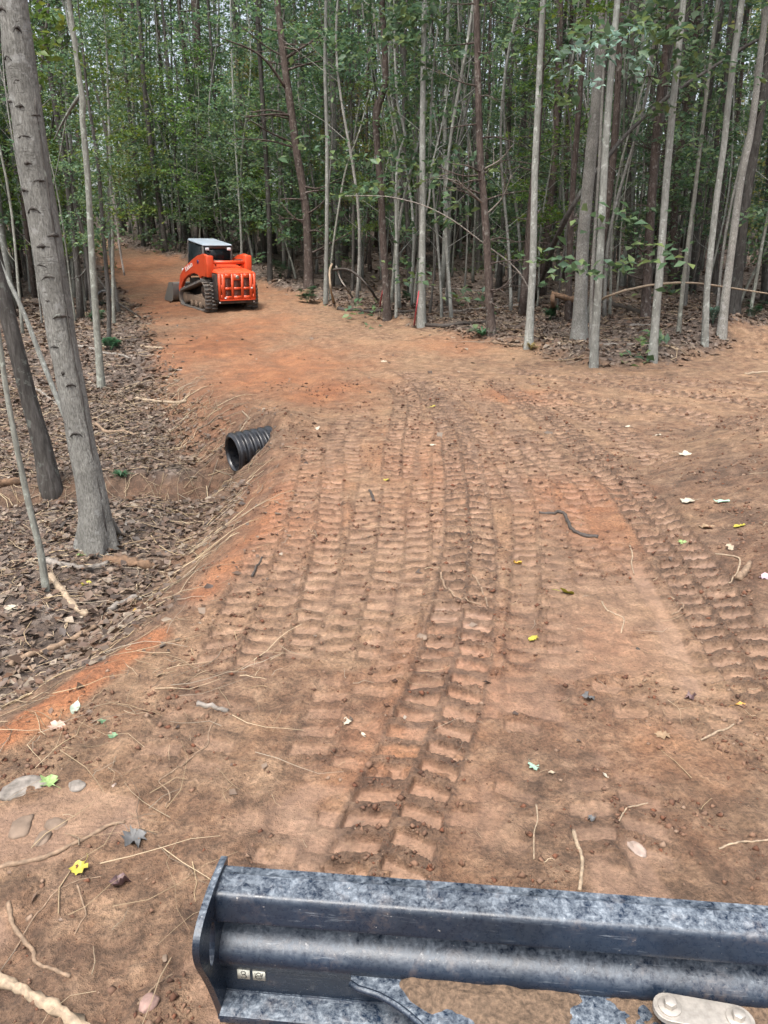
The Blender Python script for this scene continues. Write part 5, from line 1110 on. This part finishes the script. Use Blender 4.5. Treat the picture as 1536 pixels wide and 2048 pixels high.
    L, r = .17, .042; c = [(L * .5 + r * math.cos(a), r * math.sin(a)) for a in np.linspace(-math.pi / 2, math.pi / 2, 12)] + [(-L * .5 + r * math.cos(a), r * math.sin(a)) for a in np.linspace(math.pi / 2, 3 * math.pi / 2, 12)]
    ra = math.radians(-6); ca, sa = math.cos(ra), math.sin(ra)
    pl = bm_ob(polygon_plate(c, [], .016, lambda u, v, w: (lx + u * ca - v * sa, ly + u * sa + v * ca, lz + w)), 'link_plate', 'steel', e, False, .002)
    mb = MB(); mb.box((lx, ly, lz - .03), (.2, .06, .06), [(ca, -sa, 0), (sa, ca, 0), (0, 0, 1)]); mb.build('link_base', M['blade'], e)
    for s in (-1, 1):
        bx, by = lx + s * L * .5 * ca, ly + s * L * .5 * sa
        mb = MB(); mb.tube([(bx, by, lz + .016), (bx, by, lz + .021)], .03, 24); w = mb.build('washer', M['steel'], pl, bevel=.001)
        mb = MB(); mb.tube([(bx, by, lz + .021), (bx, by, lz + .039)], .017, 6); mb.build('bolt', M['steel'], pl, bevel=.0015)
    # two small pictogram stickers
    for k, (sx, sz) in enumerate(((.064, .192), (.110, .191))):
        mb = MB(); mb.box((sx, -.0565, sz), (.037, .004, .037)); st = mb.build('sticker', M['sticker'], e)
        a = np.linspace(0, 2 * np.pi, 15); yy = -.0595; mb = MB()
        mb.tube(np.c_[sx + .0065 * np.cos(a), np.full(15, yy), sz + .008 + .0065 * np.sin(a)], .0012, 4)
        if k == 0:
            b = np.linspace(-2.6, 1.4, 12); mb.tube(np.c_[sx + .0085 * np.cos(b), np.full(12, yy), sz - .007 + .008 * np.sin(b)], .0016, 4); mb.tube([(sx + .003, yy, sz + .004), (sx - .003, yy, sz - .001)], .0015, 4)
        else:
            mb.tube(np.c_[sx + .009 * np.cos(a), np.full(15, yy), sz - .005 + .008 * np.sin(a)], .0012, 4); mb.tube([(sx - .011, yy, sz + .012), (sx - .011, yy, sz - .006)], .0012, 4); mb.tube([(sx + .012, yy, sz + .012), (sx + .009, yy, sz + .002)], .0014, 4); mb.tube([(sx - .003, yy, sz - .004), (sx + .004, yy, sz - .008)], .0013, 4)
        mb.build('pictogram', M['ink'], st)
dozer_blade()

# ------------------------------------------------------------------ compact track loader
def mat_paint(name, col, rough=.35, dust=.35):
    t = NT(name); g = t.noise(6, 6, .7); lo = t.noise(2.0, 4, .6)
    d = t.math('MULTIPLY', t.ramp(g, [(.4, 0.0), (.7, 1.0)]), dust)
    return t.set(col=t.mix(d, t.ramp(lo, [(.3, tuple(k * .9 for k in col)), (.7, col)]), (.3, .2, .13)), rough=t.math('ADD', t.math('MULTIPLY', d, .5), rough), spec=.5)
M['orange'] = mat_paint('red orange machine paint', (.70, .078, .022), .34, .14)
M['grille_red'] = mat_paint('dark red grille paint', (.13, .02, .01), .5, .2)  # slats are a darker red than the door
M['black_paint'] = mat_paint('black machine paint', (.018, .019, .022), .45, .3)
M['roof_grey'] = mat_paint('blue grey cab roof', (.3, .36, .42), .4, .2)
M['rubber'] = mat_paint('dusty track rubber', (.1, .097, .092), .8, .35)
M['dusty'] = mat_paint('mud covered undercarriage', (.2, .15, .11), .85, .6)
M['bucket'] = mat_paint('grey bucket steel', (.14, .15, .145), .5, .4)
M['white'] = mat_plain('white lettering', (.8, .8, .78), .5)
M['blue_badge'] = mat_plain('blue badge', (.03, .05, .2), .4)
M['dark_in'] = mat_plain('dark interior', (.012, .012, .013), .7)
M['lamp'] = mat_plain('lamp lens', (.7, .72, .74), .15)
def mat_glass():
    t = NT('tinted cab glass'); t.set(col=(.03, .04, .045), rough=.06, spec=.6); tr = t.n.new('ShaderNodeBsdfTransparent'); tr.inputs[0].default_value = (.3, .34, .34, 1)
    mx = t.n.new('ShaderNodeMixShader'); mx.inputs[0].default_value = .65; t.l.new(t.b.outputs[0], mx.inputs[1]); t.l.new(tr.outputs[0], mx.inputs[2]); t.l.new(mx.outputs[0], t.out.inputs[0]); return t.m
M['glass'] = mat_glass()

def hull2(P):
    P = sorted(map(tuple, P)); 
    def half(Q):
        o = []
        for p in Q:
            while len(o) > 1 and (o[-1][0] - o[-2][0]) * (p[1] - o[-2][1]) - (o[-1][1] - o[-2][1]) * (p[0] - o[-2][0]) <= 0: o.pop()
            o.append(p)
        return o
    return np.array(half(P)[:-1] + half(P[::-1])[:-1])
def resample(P, n):
    P = np.concatenate([P, P[:1]]); d = np.r_[0, np.cumsum(np.linalg.norm(np.diff(P, axis=0), axis=1))]; s = np.linspace(0, d[-1], n, endpoint=False); return np.c_[np.interp(s, d, P[:, 0]), np.interp(s, d, P[:, 1])], d[-1]
def rows_box(mb, x0, x1, y0, y1, z0, z1): mb.box(((x0 + x1) / 2, (y0 + y1) / 2, (z0 + z1) / 2), (x1 - x0, y1 - y0, z1 - z0)); return mb
def text(body, size, mat, parent, M4, shear=0.0):
    c = bpy.data.curves.new('lettering', 'FONT'); c.body = body; c.size = size; c.extrude = .004; c.shear = shear; c.align_x = 'CENTER'; c.align_y = 'CENTER'; c.materials.append(M[mat])
    o = bpy.data.objects.new('lettering', c); COL.objects.link(o)
    me = bpy.data.meshes.new_from_object(o.evaluated_get(bpy.context.evaluated_depsgraph_get())); bpy.data.objects.remove(o)
    me.name = 'lettering'; me.materials.clear(); me.materials.append(M[mat]); o = ob('lettering', me, parent); o.matrix_local = M4; return o

def track_loader():
    p = at(463, 619); yaw = math.radians(36)
    e = empty('track_loader', (p[0], p[1], float(macro(p[0], p[1])) - .02), 'red orange compact track loader with black cab driving away up the road', 'loader'); e.rotation_euler = (math.radians(3.4), 0, yaw); e.scale = (.94, .94, .94)
    O = M['orange']; K = M['black_paint']
    circ = lambda cy, cz, r: [(cy + r * math.cos(a), cz + r * math.sin(a)) for a in np.linspace(0, 2 * math.pi, 40, endpoint=False)]
    H = hull2(circ(.22, .58, .25) + circ(.16, .22, .2) + circ(1.72, .23, .21)); path, L = resample(H, 96)
    nrm = np.roll(path, -1, 0) - np.roll(path, 1, 0); nrm = np.c_[nrm[:, 1], -nrm[:, 0]]; nrm /= np.linalg.norm(nrm, axis=1)[:, None]
    for s in (-1, 1):
        xc = s * .675; hw = .2; n = 96
        t = ob('track', None, e); t.location = (0, 0, 0)
        inn = path; outp = path + nrm * .035
        V = np.concatenate([np.c_[np.full(n, xc - hw), inn], np.c_[np.full(n, xc - hw), outp], np.c_[np.full(n, xc + hw), outp], np.c_[np.full(n, xc + hw), inn]])
        i = np.arange(n); j = (i + 1) % n; Q = np.concatenate([np.stack([i + a * n, i + b * n, j + b * n, j + a * n], 1) for a, b in ((0, 1), (1, 2), (2, 3), (3, 0))])
        mb = MB(); mb.add(V, Q); mb.build('track_belt', M['rubber'], t)
        mb = MB()
        for k in range(0, n, 2):
            c = path[k] + nrm[k] * .052; ty, tz = -nrm[k][1], nrm[k][0]; R3 = np.array([(1, 0, 0), (0, ty, nrm[k][0]), (0, tz, nrm[k][1])])
            for q, off in ((-1, 0), (1, .5)):
                c2 = c + np.array([ty, tz]) * off * (L / n); mb.box((xc + q * hw * .52, c2[0], c2[1]), (hw * .92, .05, .04), R3)
        o = mb.build('tread_lug', M['rubber'], t); o['kind'] = 'stuff'
        mb = MB(); rows_box(mb, xc - .1, xc + .1, .25, 1.65, .14, .36); mb.add(np.array([(xc - .09, .3, .36), (xc + .09, .3, .36), (xc + .09, 1.5, .36), (xc - .09, 1.5, .36), (xc - .09, .35, .5), (xc + .09, .35, .5), (xc + .09, .9, .38), (xc - .09, .9, .38)]), [(4, 5, 6, 7), (0, 1, 5, 4), (3, 0, 4, 7), (1, 2, 6, 5)]); mb.build('track_frame', M['dusty'], t, bevel=.02)
        for cy, cz, r, nm in ((.22, .58, .2, 'sprocket'), (1.72, .23, .17, 'idler'), (.16, .2, .15, 'idler'), (.55, .12, .1, 'roller'), (.88, .12, .1, 'roller'), (1.2, .12, .1, 'roller')):
            mb = MB(); mb.tube([(xc - .12, cy, cz), (xc - .1, cy, cz), (xc + .1, cy, cz), (xc + .12, cy, cz)], [r * .6, r, r, r * .6], 20); mb.build(nm, M['dusty'] if nm != 'sprocket' else K, t, False)
    # chassis
    mb = MB(); rows_box(mb, -.46, .46, .1, 2.05, .24, .8); mb.build('chassis', K, e, bevel=.02)
    mb = MB(); rows_box(mb, -.62, .62, -.40, -.06, .34, 1.1); rows_box(mb, -.47, .47, -.058, .95, .34, 1.098); rows_box(mb, -.6, .6, -.058, .5, .93, 1.096); mb.build('engine_housing', K, e, bevel=.02)
    mb = MB(); rows_box(mb, -.56, .56, -.42, .1, .25, .335); mb.build('bumper', K, e, bevel=.02)
    # rear door with its grille openings
    door = MB(); y0, y1 = -.48, -.402; zb, zt = .38, 1.12; xs = [-.6, -.535, -.505, -.4, -.2, -.12, .12, .2, .4, .505, .535, .6]
    for a in range(0, len(xs) - 1):
        x0, x1 = xs[a], xs[a + 1]
        if a in (1, 9): gaps = [(.52, .62), (.8, .98)]
        elif a in (3, 7): gaps = [(.48, .66), (.73, 1.0)]
        elif a == 5: gaps = [(.48, .66), (.73, .93)]
        else: gaps = []
        z = zb
        for g0, g1 in gaps: rows_box(door, x0, x1, y0, y1, z, g0); z = g1
        rows_box(door, x0, x1, y0, y1, z, zt)
    d = door.build('rear_door', O, e)
    mb = MB(); rows_box(mb, -.56, .56, -.442, -.404, .44, 1.05); mb.build('grille_backing', M['dark_in'], d)
    for (x0, x1, z0, z1) in ((-.4, -.2, .48, .66), (-.12, .12, .48, .66), (.2, .4, .48, .66), (-.4, -.2, .73, 1.0), (-.12, .12, .73, .93), (.2, .4, .73, 1.0)):
        mb = MB(); z = z0 + .02
        while z < z1 - .01: rows_box(mb, x0, x1, -.47, -.452, z, z + .019); z += .034
        o = mb.build('grille', M['grille_red'], d); o['kind'] = 'stuff'
    mb = MB(); mb.tube([(0, -.482, 1.02), (0, -.494, 1.02)], .055, 24); lg = mb.build('badge', M['steel'], d); mb = MB(); mb.tube(np.c_[.028 * np.cos(np.linspace(.6, 5.6, 14)), np.full(14, -.497), 1.02 + .028 * np.sin(np.linspace(.6, 5.6, 14))], .006, 4); mb.build('badge_emblem', K, lg)
    mb = MB(); rows_box(mb, -.58, .58, -.49, -.44, .345, .375); mb.build('door_sill', O, e, bevel=.004)
    # bonnet
    mb = MB(); mb.add([(-.61, -.49, 1.122), (.61, -.49, 1.122), (.55, .75, 1.12), (-.55, .75, 1.12), (-.58, -.46, 1.15), (.58, -.46, 1.15), (.44, .75, 1.33), (-.44, .75, 1.33)], [(0, 3, 2, 1), (4, 5, 6, 7), (0, 1, 5, 4), (1, 2, 6, 5), (2, 3, 7, 6), (3, 0, 4, 7)]); bn = mb.build('bonnet', O, e, bevel=.015)
    mb = MB(); mb.add([(-.33, -.25, 1.18), (.33, -.25, 1.18), (.26, .35, 1.27), (-.26, .35, 1.27), (-.31, -.23, 1.205), (.31, -.23, 1.205), (.24, .33, 1.29), (-.24, .33, 1.29)], [(4, 5, 6, 7), (0, 1, 5, 4), (1, 2, 6, 5), (2, 3, 7, 6), (3, 0, 4, 7)]); mb.build('bonnet_panel', O, bn, bevel=.004)
    mb = MB(); rows_box(mb, -.16, .12, .68, .8, 1.32, 1.42); mb.build('air_intake', K, e, bevel=.015)
    # lift arms
    arm = [(.08, .98), (.06, 1.5), (.12, 1.6), (.36, 1.63), (.75, 1.56), (1.2, 1.40), (1.85, 1.12), (2.2, .86), (2.36, .5), (2.36, .36), (2.22, .34), (2.12, .55), (1.9, .76), (1.5, .93), (1.1, 1.02), (.8, 1.0), (.6, .9), (.5, .98)]
    for s in (-1, 1):
        x0 = s * .66 - .05
        a = bm_ob(polygon_plate(arm, [], .1, lambda u, v, w: (x0 + w, u, v)), 'lift_arm', 'orange', e, False, .012)
        mb = MB(); rows_box(mb, s * .63 - .11, s * .63 + .11, .0, .2, .98, 1.6); mb.build('arm_tower', O, a, bevel=.03)
        mb = MB(); mb.tube([(s * .60, .3, 1.42), (s * .60, .9, 1.2)], [.045, .045], 10); mb.build('lift_cylinder', K, a)
        mb = MB(); mb.tube([(s * .64, 2.25, .6), (s * .64, 2.05, 1.0)], [.03, .03], 8); mb.build('tilt_cylinder', M['steel'], a)
        if s < 0:
            W = lambda y, z, ang, x: Matrix.Translation((x, y, z)) @ Matrix.Rotation(math.radians(-90), 4, 'Z') @ Matrix.Rotation(math.radians(90), 4, 'X') @ Matrix.Rotation(ang, 4, 'Z')
            text('Kubota', .21, 'white', a, W(1.45, 1.17, math.radians(22), x0 - .004), .2)
            mb = MB(); mb.tube([(x0 - .002, .72, 1.38), (x0 - .008, .72, 1.38)], .06, 20); mb.build('round_badge', M['blue_badge'], a)
            fl = polygon_plate([(.42, .98), (.85, .98), (.75, .8), (.6, .66)], [], .02, lambda u, v, w: (-.625 - w, u, v)); fp = bm_ob(fl, 'side_panel', 'dusty', e)
            text('SVL', .13, 'white', fp, W(.64, .87, 0, -.648))
    for hx in (-.3, -.22, .3):
        mb = MB(); mb.tube(smooth_path([(hx, .75, 1.3), (hx * 1.3, .5, 1.42), (hx * 1.7, .25, 1.45), (hx * 1.8, .12, 1.3)], 5), .018, 6); mb.build('hose', K, e, True)
    for hx, hz in ((-.4, .42), (.47, .7)):
        mb = MB(); rows_box(mb, hx - .03, hx + .03, -.4835, -.4805, hz - .02, hz + .02); mb.build('decal', M['white'], d)
    for s_ in (-1, 1):
        mb = MB(); rows_box(mb, s_ * .56 - .025, s_ * .56 + .025, -.43, -.425, .27, .31); mb.build('reflector', M['lamp'], e)
    mb = MB(); mb.tube([(-.55, .1, 1.4), (.55, .1, 1.4)], .052, 16); mb.build('cross_tube', O, e, True)
    # cab
    xw = .46; yr, yf = .86, 2.02; zr, zf = 1.83, 1.93
    c = ob('cab', None, e)
    def beam(nm, a, b, r=.035):
        mb = MB(); a = np.array(a); b = np.array(b); mb.tube([a, b], r, 4); mb.build(nm, K, c)
    for s in (-1, 1):
        beam('cab_post', (s * xw, yr, .9), (s * xw, yr, zr), .05); beam('cab_post', (s * xw, yf, .8), (s * (xw - .02), yf - .02, zf), .045); beam('side_rail', (s * xw, yr, 1.28), (s * xw, yf, 1.1), .04)
        mb = MB(); mb.add([(s * xw - .006, yr + .03, .95), (s * xw - .006, yf - .03, .85), (s * xw - .006, yf - .03, 1.88), (s * xw - .006, yr + .03, 1.8), (s * xw + .006, yr + .03, .95), (s * xw + .006, yf - .03, .85), (s * xw + .006, yf - .03, 1.88), (s * xw + .006, yr + .03, 1.8)], [(0, 1, 2, 3), (7, 6, 5, 4), (0, 3, 7, 4), (3, 2, 6, 7)]); mb.build('side_window', M['glass'], c)
        mb = MB(); rows_box(mb, s * .36 - .06, s * .36 + .06, yr - .09, yr - .05, zr - .13, zr - .05); mb.build('work_lamp', M['lamp'], c, bevel=.01)
    mb = MB(); rows_box(mb, -.42, .42, yr - .01, yr + .01, 1.3, 1.76); mb.build('rear_window', M['glass'], c)
    mb = MB(); rows_box(mb, -.42, .42, yf - .01, yf + .01, .9, 1.82); mb.build('front_window', M['glass'], c)
    mb = MB(); rows_box(mb, -.44, .44, yr - .035, yr + .03, .95, 1.3); mb.build('rear_panel', K, c)
    mb = MB(); rows_box(mb, -.44, .44, yr - .03, yr + .03, 1.75, 1.83); mb.build('rear_header', K, c)
    mb = MB(); rows_box(mb, -.28, .28, 1.05, 1.2, .95, 1.7); rows_box(mb, -.28, .28, 1.2, 1.65, .95, 1.1); mb.build('seat', M['dark_in'], c, bevel=.04)
    V = [(-.5, yr - .07, zr), (.5, yr - .07, zr), (.47, yf + .06, zf), (-.47, yf + .06, zf), (-.46, yr - .02, zr + .055), (.46, yr - .02, zr + .055), (.43, yf, zf + .06), (-.43, yf, zf + .06)]
    mb = MB(); mb.add(V, [(0, 3, 2, 1), (4, 5, 6, 7), (0, 1, 5, 4), (1, 2, 6, 5), (2, 3, 7, 6), (3, 0, 4, 7)]); mb.build('roof', M['roof_grey'], c, bevel=.025)
    # mirror lamp at the front corner and the bucket
    mb = MB(); mb.tube([(-.6, 2.12, 1.02), (-.6, 2.2, 1.03)], [.06, .045], 12); mb.build('front_lamp', M['lamp'], e)
    b = ob('bucket', None, e)
    pr = np.array([(2.42, .62), (2.40, .58), (2.43, .25), (2.5, .08), (2.62, .02), (3.2, -.005), (3.2, .012), (2.63, .045), (2.53, .1), (2.46, .27), (2.43, .57), (2.46, .61)])
    V, Q = extrude_profile(pr, -.88, .88); mb = MB(); mb.add(V, Q); mb.build('bucket_shell', M['bucket'], b)
    for s in (-1, 1):
        bm_ob(polygon_plate([(2.41, .63), (2.42, .25), (2.5, .06), (2.62, .0), (3.2, -.008), (3.22, .05), (2.75, .6)], [], .016, lambda u, v, w: (s * .88 + (w - .008), u, v)), 'bucket_side', 'bucket', b)
    mb = MB(); mb.tube([(-.88, 2.44, .61), (.88, 2.44, .61)], .025, 8); mb.build('bucket_rim', M['bucket'], b)
    mb = MB(); rows_box(mb, -.6, -.44, 2.398, 2.404, .3, .48); mb.build('label', M['white'], b)
    mb = MB(); rows_box(mb, -.5, .5, 2.3, 2.39, .2, .62); mb.build('quick_coupler', K, b, bevel=.02)
track_loader()
